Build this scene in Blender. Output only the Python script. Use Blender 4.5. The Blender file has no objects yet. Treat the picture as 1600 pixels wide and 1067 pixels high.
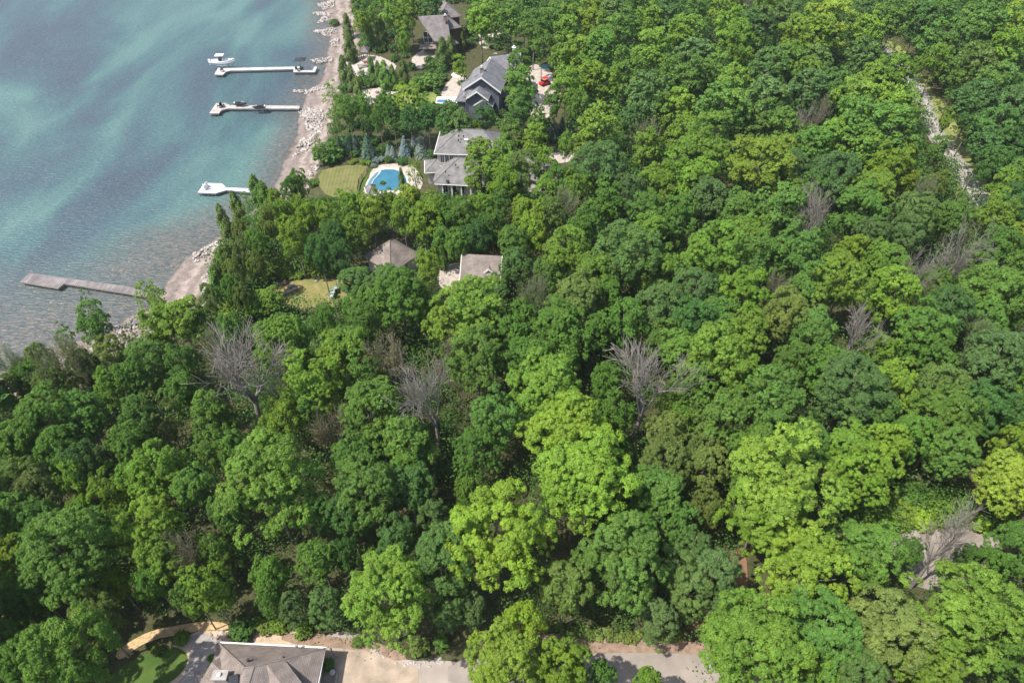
import bpy, math, random
import numpy as np
from mathutils import Vector, Matrix

# ------------------------------------------------------------------ camera, sky, sun, exposure
SC = bpy.context.scene
CAM_H = 75.0
PITCH = math.radians(44)
FOC = 1600 * 24 / 36
cam_data = bpy.data.cameras.new('camera')
cam = bpy.data.objects.new('camera', cam_data)
SC.collection.objects.link(cam)
cam.location = (0, 0, CAM_H)
cam.rotation_euler = (math.radians(90) - PITCH, 0, 0)
cam_data.lens = 24
cam_data.sensor_width = 36
cam_data.clip_start = 0.5
cam_data.clip_end = 6000
SC.camera = cam

SUN_EL = math.radians(60)
SUN_FROM = Vector((-0.88, -0.42, 0)).normalized()      # horizontal direction towards the sun
world = bpy.data.worlds.new("World")
SC.world = world
world.use_nodes = True
wn = world.node_tree.nodes
wl = world.node_tree.links
bg = wn['Background']
sky = wn.new('ShaderNodeTexSky')
sky.sky_type = 'NISHITA'
sky.sun_disc = False
sky.sun_elevation = SUN_EL
sky.sun_rotation = math.atan2(SUN_FROM.x, SUN_FROM.y)
sky.air_density = 1.2
sky.dust_density = 2.0
wl.new(sky.outputs[0], bg.inputs[0])
bg.inputs[1].default_value = 0.13
sd_ = bpy.data.lights.new('sun', 'SUN')
sun = bpy.data.objects.new('sun', sd_)
SC.collection.objects.link(sun)
sd_.energy = 3.9
sd_.angle = math.radians(0.6)
sd_.color = (1.0, 0.96, 0.88)
to_sun = Vector((SUN_FROM.x * math.cos(SUN_EL), SUN_FROM.y * math.cos(SUN_EL), math.sin(SUN_EL)))
sun.rotation_euler = to_sun.to_track_quat('Z', 'Y').to_euler()
SC.view_settings.view_transform = 'Standard'
SC.view_settings.look = 'None'
SC.view_settings.gamma = 1
SC.view_settings.exposure = 0.9
SC.render.engine = 'CYCLES'
SC.cycles.max_bounces = 6
SC.cycles.diffuse_bounces = 3
SC.cycles.glossy_bounces = 2
SC.cycles.transmission_bounces = 4
SC.cycles.transparent_max_bounces = 6
SC.cycles.sample_clamp_indirect = 4.0
SC.cycles.use_denoising = True
SC.cycles.caustics_reflective = False
SC.cycles.caustics_refractive = False

COL = SC.collection
RNG = np.random.default_rng(7)
random.seed(7)
WATER_Z = -2.5

# ------------------------------------------------------------------ world position of something seen in the photograph
def ray(px, py):
    dx = (px - 800) / FOC
    dy = (533.5 - py) / FOC
    return np.array((dx, math.cos(PITCH) + dy * math.sin(PITCH), -math.sin(PITCH) + dy * math.cos(PITCH)))
def P(px, py, z=0.0):
    d = ray(px, py)
    t = (z - CAM_H) / d[2]
    return Vector((d[0] * t, d[1] * t, z))
def pix(x, y, z):
    fwd = y * math.cos(PITCH) + (CAM_H - z) * math.sin(PITCH)
    up = y * math.sin(PITCH) - (CAM_H - z) * math.cos(PITCH)
    return 800 + FOC * x / fwd, 533.5 - FOC * up / fwd
def depth(x, y, z):
    return y * math.cos(PITCH) + (CAM_H - z) * math.sin(PITCH)

# ------------------------------------------------------------------ tags
def tag(o, label=None, cat=None, group=None, kind=None):
    if label: o['label'] = label
    if cat: o['category'] = cat
    if group: o['group'] = group
    if kind: o['kind'] = kind
    return o
def thing(name, label, cat, loc=(0, 0, 0), rz=0.0, group=None):
    o = bpy.data.objects.new(name, None)
    o.empty_display_size = 0.5
    COL.objects.link(o)
    o.location = loc
    o.rotation_euler = (0, 0, rz)
    return tag(o, label, cat, group)
def wrap(o, parent, label=None):
    o.parent = parent
    # geometry is given in world coordinates: keep it where it is
    loc = Matrix.Translation(parent.location) @ parent.rotation_euler.to_matrix().to_4x4()
    o.matrix_parent_inverse = loc.inverted()
    if label: o['label'] = label
    return o

# ------------------------------------------------------------------ materials
def newmat(name):
    m = bpy.data.materials.new(name)
    m.use_nodes = True
    nt = m.node_tree
    return m, nt, nt.nodes['Principled BSDF']
def mat(name, col, rough=0.7, var=0.25, scale=1.5, bump=0.0, bscale=8.0, spec=0.3, metal=0.0):
    m, nt, b = newmat(name)
    N, L = nt.nodes, nt.links
    tc = N.new('ShaderNodeTexCoord')
    no = N.new('ShaderNodeTexNoise'); no.inputs['Scale'].default_value = scale; no.inputs['Detail'].default_value = 6
    L.new(tc.outputs['Object'], no.inputs['Vector'])
    mr = N.new('ShaderNodeMapRange')
    mr.inputs[1].default_value = 0.3; mr.inputs[2].default_value = 0.7
    mr.inputs[3].default_value = 1 - var; mr.inputs[4].default_value = 1 + var
    L.new(no.outputs[0], mr.inputs[0])
    mx = N.new('ShaderNodeMix'); mx.data_type = 'RGBA'; mx.blend_type = 'MULTIPLY'; mx.inputs[0].default_value = 1
    mx.inputs[6].default_value = (*col, 1)
    L.new(mr.outputs[0], mx.inputs[7])
    L.new(mx.outputs[2], b.inputs['Base Color'])
    b.inputs['Roughness'].default_value = rough
    b.inputs['Specular IOR Level'].default_value = spec
    b.inputs['Metallic'].default_value = metal
    if bump:
        n2 = N.new('ShaderNodeTexNoise'); n2.inputs['Scale'].default_value = bscale; n2.inputs['Detail'].default_value = 5
        L.new(tc.outputs['Object'], n2.inputs['Vector'])
        bp = N.new('ShaderNodeBump'); bp.inputs['Strength'].default_value = bump; bp.inputs['Distance'].default_value = 0.1
        L.new(n2.outputs[0], bp.inputs['Height']); L.new(bp.outputs[0], b.inputs['Normal'])
    return m
def brickmat(name, c1, c2, cm, bw, bh, mortar=0.01, rough=0.8, var=0.27, off=0.5):
    """courses laid along the surface (shingles, pavers, planks)"""
    m, nt, b = newmat(name)
    N, L = nt.nodes, nt.links
    uv = N.new('ShaderNodeUVMap')
    br = N.new('ShaderNodeTexBrick')
    br.offset = off
    br.inputs['Color1'].default_value = (*c1, 1); br.inputs['Color2'].default_value = (*c2, 1); br.inputs['Mortar'].default_value = (*cm, 1)
    br.inputs['Scale'].default_value = 1; br.inputs['Mortar Size'].default_value = mortar
    br.inputs['Brick Width'].default_value = bw; br.inputs['Row Height'].default_value = bh
    br.inputs['Bias'].default_value = 0
    L.new(uv.outputs[0], br.inputs['Vector'])
    no = N.new('ShaderNodeTexNoise'); no.inputs['Scale'].default_value = 0.7; no.inputs['Detail'].default_value = 8
    L.new(uv.outputs[0], no.inputs['Vector'])
    mr = N.new('ShaderNodeMapRange'); mr.inputs[1].default_value = 0.3; mr.inputs[2].default_value = 0.7
    mr.inputs[3].default_value = 1 - var; mr.inputs[4].default_value = 1 + var
    L.new(no.outputs[0], mr.inputs[0])
    mx = N.new('ShaderNodeMix'); mx.data_type = 'RGBA'; mx.blend_type = 'MULTIPLY'; mx.inputs[0].default_value = 1
    L.new(br.outputs[0], mx.inputs[6]); L.new(mr.outputs[0], mx.inputs[7])
    L.new(mx.outputs[2], b.inputs['Base Color'])
    b.inputs['Roughness'].default_value = rough
    b.inputs['Specular IOR Level'].default_value = 0.25
    bp = N.new('ShaderNodeBump'); bp.inputs['Strength'].default_value = 0.35; bp.inputs['Distance'].default_value = 0.03
    L.new(br.outputs['Fac'], bp.inputs['Height']); bp.invert = True
    L.new(bp.outputs[0], b.inputs['Normal'])
    return m
def leafmat(name, translucent=0.3, hue=0.5, rough=0.55):
    """leaf colour = the tree's own colour, varied per leaf clump"""
    m, nt, b = newmat(name)
    N, L = nt.nodes, nt.links
    oi = N.new('ShaderNodeObjectInfo')
    at = N.new('ShaderNodeAttribute'); at.attribute_name = 'tint'
    mr = N.new('ShaderNodeMapRange'); mr.inputs[3].default_value = 0.74; mr.inputs[4].default_value = 1.26
    L.new(at.outputs['Fac'], mr.inputs[0])
    mx = N.new('ShaderNodeMix'); mx.data_type = 'RGBA'; mx.blend_type = 'MULTIPLY'; mx.inputs[0].default_value = 1
    L.new(oi.outputs['Color'], mx.inputs[6]); L.new(mr.outputs[0], mx.inputs[7])
    # branch-sized patches that have turned a little yellower
    tc = N.new('ShaderNodeTexCoord')
    no = N.new('ShaderNodeTexNoise'); no.inputs['Scale'].default_value = 0.28; no.inputs['Detail'].default_value = 3
    ad = N.new('ShaderNodeVectorMath'); ad.operation = 'ADD'
    L.new(tc.outputs['Object'], ad.inputs[0]); 
    rv = N.new('ShaderNodeVectorMath'); rv.operation = 'SCALE'
    rv.inputs[0].default_value = (37, 59, 13)
    L.new(oi.outputs['Random'], rv.inputs[3]); L.new(rv.outputs[0], ad.inputs[1])
    L.new(ad.outputs[0], no.inputs['Vector'])
    m2 = N.new('ShaderNodeMapRange'); m2.inputs[1].default_value = 0.45; m2.inputs[2].default_value = 0.75; m2.inputs[4].default_value = hue * 0.42
    L.new(no.outputs[0], m2.inputs[0])
    mx2 = N.new('ShaderNodeMix'); mx2.data_type = 'RGBA'; mx2.blend_type = 'MULTIPLY'
    L.new(m2.outputs[0], mx2.inputs[0]); L.new(mx.outputs[2], mx2.inputs[6]); mx2.inputs[7].default_value = (1.75, 1.28, 0.75, 1)
    L.new(mx2.outputs[2], b.inputs['Base Color'])
    b.inputs['Roughness'].default_value = rough
    b.inputs['Specular IOR Level'].default_value = 0.2
    tr = N.new('ShaderNodeBsdfTranslucent')
    mx3 = N.new('ShaderNodeMix'); mx3.data_type = 'RGBA'; mx3.blend_type = 'MULTIPLY'; mx3.inputs[0].default_value = 1
    L.new(mx2.outputs[2], mx3.inputs[6]); mx3.inputs[7].default_value = (1.3, 1.4, 0.5, 1)
    L.new(mx3.outputs[2], tr.inputs[0])
    ms = N.new('ShaderNodeMixShader'); ms.inputs[0].default_value = translucent
    L.new(b.outputs[0], ms.inputs[1]); L.new(tr.outputs[0], ms.inputs[2])
    L.new(ms.outputs[0], N['Material Output'].inputs[0])
    return m

M_LEAF = leafmat('leaves', 0.28, 0.6)
M_NEEDLE = leafmat('needles', 0.12, 0.25)
M_BARK = mat('bark', (0.24, 0.20, 0.165), 0.9, 0.35, 2.5, 0.5, 12)
M_DEAD = mat('dead_wood', (0.245, 0.215, 0.188), 0.9, 0.3, 1.5)
M_BIRCH = mat('birch_bark', (0.55, 0.52, 0.47), 0.7, 0.35, 3)
M_ROCK = mat('rock', (0.34, 0.30, 0.272), 0.85, 0.35, 0.8, 0.4, 5)
M_ROOF_BROWN = brickmat('brown_shingles', (0.235, 0.192, 0.168), (0.188, 0.153, 0.134), (0.10, 0.085, 0.078), 0.45, 0.19, 0.012)
M_ROOF_TAUPE = brickmat('taupe_shingles', (0.235, 0.195, 0.168), (0.188, 0.156, 0.135), (0.10, 0.08, 0.07), 0.45, 0.2, 0.012)
M_ROOF_GREY = brickmat('grey_shingles', (0.185, 0.175, 0.168), (0.15, 0.142, 0.137), (0.10, 0.095, 0.095), 0.5, 0.2, 0.012)
M_ROOF_SLATE = brickmat('blue_grey_shingles', (0.19, 0.185, 0.193), (0.152, 0.149, 0.158), (0.10, 0.10, 0.11), 0.5, 0.2, 0.012)
M_ROOF_CHALET = brickmat('grey_brown_shingles', (0.185, 0.16, 0.155), (0.15, 0.13, 0.125), (0.09, 0.08, 0.075), 0.5, 0.2, 0.012)
M_WHITE = mat('white_trim', (0.72, 0.70, 0.66), 0.5, 0.06)
M_OFFWHITE = mat('pale_wall', (0.50, 0.47, 0.42), 0.8, 0.12)
M_BLUE_SIDING = brickmat('blue_grey_siding', (0.12, 0.13, 0.16), (0.105, 0.115, 0.145), (0.05, 0.06, 0.08), 6, 0.2, 0.015)
M_STONE_WALL = brickmat('stone_wall', (0.30, 0.25, 0.20), (0.22, 0.185, 0.155), (0.16, 0.14, 0.12), 0.6, 0.25, 0.03)
M_WOOD_WALL = brickmat('brown_wood_wall', (0.13, 0.095, 0.07), (0.11, 0.08, 0.06), (0.05, 0.04, 0.03), 5, 0.2, 0.02)
M_GLASS = mat('window_glass', (0.02, 0.028, 0.035), 0.08, 0.1, spec=0.9)
M_DECK_WHITE = brickmat('pale_dock_boards', (0.48, 0.46, 0.45), (0.42, 0.40, 0.395), (0.30, 0.29, 0.28), 6, 0.3, 0.02)
M_DECK_TAN = brickmat('tan_dock_boards', (0.42, 0.365, 0.32), (0.36, 0.315, 0.28), (0.22, 0.2, 0.18), 0.3, 6, 0.02, off=0)
M_DECK_WHITE2 = brickmat('white_dock_boards', (0.54, 0.54, 0.55), (0.47, 0.47, 0.48), (0.38, 0.38, 0.38), 0.3, 6, 0.02, off=0)
M_DECK_GREY = brickmat('weathered_dock_boards', (0.225, 0.195, 0.19), (0.15, 0.13, 0.13), (0.06, 0.055, 0.05), 0.42, 9, 0.035, off=0, var=0.3)
M_POST = mat('steel_post', (0.25, 0.25, 0.25), 0.5, 0.2, metal=0.3)
M_BOAT = mat('white_gelcoat', (0.80, 0.80, 0.78), 0.2, 0.03, spec=0.5)
M_BLACK = mat('black_plastic', (0.02, 0.022, 0.025), 0.4, 0.2)
M_CANVAS = mat('charcoal_canvas', (0.03, 0.032, 0.036), 0.8, 0.2)
M_RED = mat('red_paint', (0.55, 0.03, 0.03), 0.35, 0.1)
M_CYAN = mat('turquoise_plastic', (0.10, 0.42, 0.45), 0.4, 0.08)
M_BEIGE = mat('beige_canvas', (0.62, 0.54, 0.42), 0.8, 0.08)
M_GREEN_CHAIR = mat('pale_green_paint', (0.30, 0.37, 0.33), 0.6, 0.15)
M_GREY_WOOD = mat('grey_wood', (0.22, 0.19, 0.17), 0.8, 0.25, 3)
M_BROWN_STONE = mat('brown_boulder', (0.16, 0.11, 0.09), 0.85, 0.3, 2, 0.4, 6)
M_POOL = mat('pool_water', (0.045, 0.15, 0.22), 0.08, 0.12, 0.5, 0.05, 3, spec=0.5)
M_POOL_PALE = mat('pool_basin_water', (0.10, 0.21, 0.26), 0.1, 0.15, 0.5)
M_COPING = mat('pale_coping', (0.46, 0.41, 0.355), 0.7, 0.1)
M_RED_BROWN = mat('dusty_red_canvas', (0.28, 0.07, 0.07), 0.8, 0.2)

# ------------------------------------------------------------------ mesh builder
class MB:
    def __init__(s):
        s.v = []; s.f = []
    def add(s, vs, fs):
        o = len(s.v)
        s.v += [tuple(v) for v in vs]
        s.f += [tuple(i + o for i in f) for f in fs]
        return s
    def box(s, c, size, rz=0.0, tilt=0.0):
        M = Matrix.Translation(Vector(c)) @ Matrix.Rotation(rz, 4, 'Z') @ Matrix.Rotation(tilt, 4, 'Y')
        hx, hy, hz = size[0] / 2, size[1] / 2, size[2] / 2
        vs = [M @ Vector((x, y, z)) for x in (-hx, hx) for y in (-hy, hy) for z in (-hz, hz)]
        return s.add(vs, [(0, 1, 3, 2), (4, 6, 7, 5), (0, 4, 5, 1), (2, 3, 7, 6), (0, 2, 6, 4), (1, 5, 7, 3)])
    def tube(s, pts, rads, n=6, cap=True):
        pts = [Vector(p) for p in pts]
        base = len(s.v)
        for i, p in enumerate(pts):
            a = pts[max(i - 1, 0)]; b = pts[min(i + 1, len(pts) - 1)]
            t = (b - a).normalized() if (b - a).length > 1e-6 else Vector((0, 0, 1))
            u = t.orthogonal().normalized(); w = t.cross(u)
            for k in range(n):
                an = 2 * math.pi * k / n
                s.v.append(tuple(p + (u * math.cos(an) + w * math.sin(an)) * rads[i]))
        for i in range(len(pts) - 1):
            for k in range(n):
                a = base + i * n + k; b = base + i * n + (k + 1) % n
                s.f.append((a, b, b + n, a + n))
        if cap:
            s.f.append(tuple(base + k for k in range(n))[::-1])
            s.f.append(tuple(base + (len(pts) - 1) * n + k for k in range(n)))
        return s
    def prism(s, poly, z0, z1):
        """poly: list of (x, y); z0/z1 numbers"""
        n = len(poly)
        area = sum(poly[i][0] * poly[(i + 1) % n][1] - poly[(i + 1) % n][0] * poly[i][1] for i in range(n))
        if area < 0: poly = poly[::-1]
        vs = [(p[0], p[1], z0) for p in poly] + [(p[0], p[1], z1) for p in poly]
        fs = [tuple(range(n))[::-1], tuple(range(n, 2 * n))]
        fs += [(i, (i + 1) % n, n + (i + 1) % n, n + i) for i in range(n)]
        return s.add(vs, fs)
    def solidify(s, vs, fs, t):
        """closed slab: faces on top (wound counter-clockwise from above) dropped by t"""
        n = len(vs)
        fs = [f if _nz(vs, f) > 0 else f[::-1] for f in fs]
        edges = {}
        for f in fs:
            for i in range(len(f)):
                edges[(f[i], f[(i + 1) % len(f)])] = 1
        out = [tuple(f) for f in fs] + [tuple(i + n for i in f[::-1]) for f in fs]
        for (a, b) in edges:
            if (b, a) not in edges:
                out.append((b, a, a + n, b + n))
        return s.add(list(vs) + [(v[0], v[1], v[2] - t) for v in vs], out)
    def ico(s, c, r, rng, squash=0.7, jit=0.25, rz=None):
        M = Matrix.Rotation(rng.uniform(0, 6.28) if rz is None else rz, 3, 'Z')
        vs = []
        for v in ICO_V:
            q = M @ Vector(v)
            k = r * (1 + rng.uniform(-jit, jit))
            vs.append((c[0] + q.x * k, c[1] + q.y * k, c[2] + q.z * k * squash))
        return s.add(vs, ICO_F)
    def build(s, name, material, parent=None, uv=True, smooth=False, label=None):
        me = bpy.data.meshes.new(name)
        me.from_pydata(s.v, [], s.f)
        if uv:
            lay = me.uv_layers.new(name='UVMap')
            co = np.empty(len(me.vertices) * 3); me.vertices.foreach_get('co', co); co = co.reshape(-1, 3)
            uvs = np.zeros((len(me.loops), 2))
            for p in me.polygons:
                n = np.array(p.normal)
                if abs(n[2]) > 0.98:
                    t = np.array((1.0, 0, 0)); b = np.array((0, 1.0, 0))
                else:
                    t = np.cross((0, 0, 1.0), n); t /= np.linalg.norm(t); b = np.cross(n, t)
                for li in p.loop_indices:
                    q = co[me.loops[li].vertex_index]
                    uvs[li] = (q @ t, q @ b)
            lay.data.foreach_set('uv', uvs.ravel())
        if smooth:
            me.polygons.foreach_set('use_smooth', [True] * len(me.polygons))
        me.materials.append(material)
        o = bpy.data.objects.new(name, me)
        COL.objects.link(o)
        if parent: wrap(o, parent)
        if label: o['label'] = label
        return o
def _nz(vs, f):
    a = Vector(vs[f[0]]); b = Vector(vs[f[1]]); c = Vector(vs[f[2]])
    return (b - a).cross(c - a).z
t_ = (1 + 5 ** .5) / 2
ICO_V = [Vector(v).normalized() for v in [(-1, t_, 0), (1, t_, 0), (-1, -t_, 0), (1, -t_, 0), (0, -1, t_), (0, 1, t_), (0, -1, -t_), (0, 1, -t_), (t_, 0, -1), (t_, 0, 1), (-t_, 0, -1), (-t_, 0, 1)]]
ICO_F = [(0, 11, 5), (0, 5, 1), (0, 1, 7), (0, 7, 10), (0, 10, 11), (1, 5, 9), (5, 11, 4), (11, 10, 2), (10, 7, 6), (7, 1, 8), (3, 9, 4), (3, 4, 2), (3, 2, 6), (3, 6, 8), (3, 8, 9), (4, 9, 5), (2, 4, 11), (6, 2, 10), (8, 6, 7), (9, 8, 1)]

def inpoly(px, py, poly):
    c = False
    n = len(poly)
    for i in range(n):
        x1, y1 = poly[i]; x2, y2 = poly[(i + 1) % n]
        if (y1 > py) != (y2 > py) and px < (x2 - x1) * (py - y1) / (y2 - y1) + x1:
            c = not c
    return c

# ------------------------------------------------------------------ terrain, shoreline, water
SHORE_PX = [(508, -60), (507, 0), (515, 40), (516, 67), (512, 95), (503, 128), (482, 145), (477, 165), (467, 189), (468, 209), (452, 236), (439, 277), (428, 296),
            (398, 330), (360, 358), (337, 377), (297, 400), (266, 438), (236, 480), (182, 509), (160, 524), (100, 540), (44, 559), (0, 585), (-110, 650)]
SHORE = [np.array(P(a, b, WATER_Z)[:2]) for a, b in SHORE_PX]
SHORE = [np.array((-40.0, 2500.0)), np.array((-62.0, 340.0))] + SHORE + [np.array((-140.0, 10.0)), np.array((-420.0, -400.0)), np.array((-1500, -2500.0))]
def shore_dist(xy):
    """positive inland, negative over the water"""
    xy = np.atleast_2d(xy).astype(float)
    best = np.full(len(xy), 1e9); sign = np.ones(len(xy))
    for a, b in zip(SHORE[:-1], SHORE[1:]):
        ab = b - a; L2 = ab @ ab
        t = np.clip(((xy - a) @ ab) / L2, 0, 1)
        q = a + t[:, None] * ab
        dd = np.linalg.norm(xy - q, axis=1)
        cr = ab[0] * (xy[:, 1] - a[1]) - ab[1] * (xy[:, 0] - a[0])
        m = dd < best - 1e-9
        best[m] = dd[m]; sign[m] = np.sign(cr[m])
    # the polyline runs towards the camera: land is on its left hand side
    return best * np.where(sign >= 0, 1, -1)
def zt_arr(d):
    z = np.where(d < 0, WATER_Z + 0.06 * np.maximum(d, -60), WATER_Z + 0.14 * d)
    t = np.clip((d - 6) / 8, 0, 1); t = t * t * (3 - 2 * t)
    z = np.where(d > 6, (WATER_Z + 0.14 * np.minimum(d, 14)) * (1 - t), z)
    return z
def zt(x, y):
    return float(zt_arr(shore_dist([[x, y]]))[0])

def gridmesh(name, xs, ys, material, zf):
    X, Y = np.meshgrid(xs, ys)
    xy = np.stack([X.ravel(), Y.ravel()], 1)
    d = shore_dist(xy)
    z = zf(xy, d)
    nx, ny = len(xs), len(ys)
    co = np.column_stack([xy, z]).astype(np.float32)
    i = np.arange((nx - 1) * (ny - 1)); r = i // (nx - 1); c = i % (nx - 1)
    a = r * nx + c
    q = np.stack([a, a + 1, a + nx + 1, a + nx], 1)
    me = bpy.data.meshes.new(name)
    me.vertices.add(len(co)); me.vertices.foreach_set('co', co.ravel())
    me.loops.add(q.size); me.loops.foreach_set('vertex_index', q.ravel())
    me.polygons.add(len(q)); me.polygons.foreach_set('loop_start', np.arange(0, q.size, 4))
    me.update(calc_edges=True)
    at = me.attributes.new('inland', 'FLOAT', 'POINT'); at.data.foreach_set('value', d.astype(np.float32))
    tt = np.clip((xy[:, 1] - 88) / 45, 0, 1); wid = 34 - 25 * tt * tt * (3 - 2 * tt)
    at = me.attributes.new('shoal', 'FLOAT', 'POINT'); at.data.foreach_set('value', (-d / wid).astype(np.float32))
    me.polygons.foreach_set('use_smooth', [True] * len(q))
    me.materials.append(material)
    o = bpy.data.objects.new(name, me); COL.objects.link(o)
    o['kind'] = 'structure'
    return o
def stretch(a, b, step, far):
    core = np.arange(a, b + step, step)
    out = np.geomspace(step, far, 24)
    return np.concatenate([(a - out)[::-1], core, core[-1] + out])

def ground_material():
    m, nt, b = newmat('ground')
    N, L = nt.nodes, nt.links
    tc = N.new('ShaderNodeTexCoord')
    at = N.new('ShaderNodeAttribute'); at.attribute_name = 'inland'
    def noise(s, det=6):
        n = N.new('ShaderNodeTexNoise'); n.inputs['Scale'].default_value = s; n.inputs['Detail'].default_value = det
        L.new(tc.outputs['Object'], n.inputs['Vector']); return n
    n1, n2, n3 = noise(0.25), noise(3.0), noise(0.9)
    # shore distance shaken by noise decides sand or forest floor
    ma = N.new('ShaderNodeMath'); ma.operation = 'MULTIPLY_ADD'; ma.inputs[1].default_value = 7.0
    L.new(n1.outputs[0], ma.inputs[0]); L.new(at.outputs['Fac'], ma.inputs[2])
    r = N.new('ShaderNodeMapRange'); r.inputs[1].default_value = 10.5; r.inputs[2].default_value = 13.0
    L.new(ma.outputs[0], r.inputs[0])
    sand = N.new('ShaderNodeValToRGB')
    e = sand.color_ramp.elements
    e[0].position = 0.3; e[0].color = (0.15, 0.115, 0.10, 1)
    e[1].position = 0.7; e[1].color = (0.33, 0.27, 0.235, 1)
    x = sand.color_ramp.elements.new(0.5); x.color = (0.245, 0.20, 0.175, 1)
    mm = N.new('ShaderNodeMath'); mm.operation = 'ADD'
    sc = N.new('ShaderNodeMath'); sc.operation = 'MULTIPLY'; sc.inputs[1].default_value = 0.5
    L.new(n2.outputs[0], sc.inputs[0])
    sc2 = N.new('ShaderNodeMath'); sc2.operation = 'MULTIPLY'; sc2.inputs[1].default_value = 0.5
    L.new(n3.outputs[0], sc2.inputs[0])
    L.new(sc.outputs[0], mm.inputs[0]); L.new(sc2.outputs[0], mm.inputs[1])
    L.new(mm.outputs[0], sand.inputs[0])
    # bands of wrack and damp sand that follow the water's edge
    wv = N.new('ShaderNodeMath'); wv.operation = 'MULTIPLY'; wv.inputs[1].default_value = 1.9
    L.new(ma.outputs[0], wv.inputs[0])
    sn = N.new('ShaderNodeMath'); sn.operation = 'SINE'; L.new(wv.outputs[0], sn.inputs[0])
    rr = N.new('ShaderNodeMapRange'); rr.inputs[1].default_value = -1; rr.inputs[2].default_value = 1; rr.inputs[3].default_value = 0.72; rr.inputs[4].default_value = 1.12
    L.new(sn.outputs[0], rr.inputs[0])
    wet = N.new('ShaderNodeMapRange'); wet.inputs[1].default_value = 2.5; wet.inputs[2].default_value = 6.0; wet.inputs[3].default_value = 0.55; wet.inputs[4].default_value = 1.0
    L.new(ma.outputs[0], wet.inputs[0])
    wm = N.new('ShaderNodeMath'); wm.operation = 'MULTIPLY'; L.new(rr.outputs[0], wm.inputs[0]); L.new(wet.outputs[0], wm.inputs[1])
    sm = N.new('ShaderNodeMix'); sm.data_type = 'RGBA'; sm.blend_type = 'MULTIPLY'; sm.inputs[0].default_value = 1
    L.new(sand.outputs[0], sm.inputs[6]); L.new(wm.outputs[0], sm.inputs[7])
    floor = N.new('ShaderNodeValToRGB')
    e = floor.color_ramp.elements
    e[0].position = 0.35; e[0].color = (0.030, 0.045, 0.014, 1)
    e[1].position = 0.68; e[1].color = (0.10, 0.085, 0.045, 1)
    L.new(mm.outputs[0], floor.inputs[0])
    mx = N.new('ShaderNodeMix'); mx.data_type = 'RGBA'
    L.new(r.outputs[0], mx.inputs[0]); L.new(sm.outputs[2], mx.inputs[6]); L.new(floor.outputs[0], mx.inputs[7])
    L.new(mx.outputs[2], b.inputs['Base Color'])
    b.inputs['Roughness'].default_value = 0.95
    b.inputs['Specular IOR Level'].default_value = 0.1
    bp = N.new('ShaderNodeBump'); bp.inputs['Strength'].default_value = 0.6; bp.inputs['Distance'].default_value = 0.2
    L.new(n2.outputs[0], bp.inputs['Height']); L.new(bp.outputs[0], b.inputs['Normal'])
    return m

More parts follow.
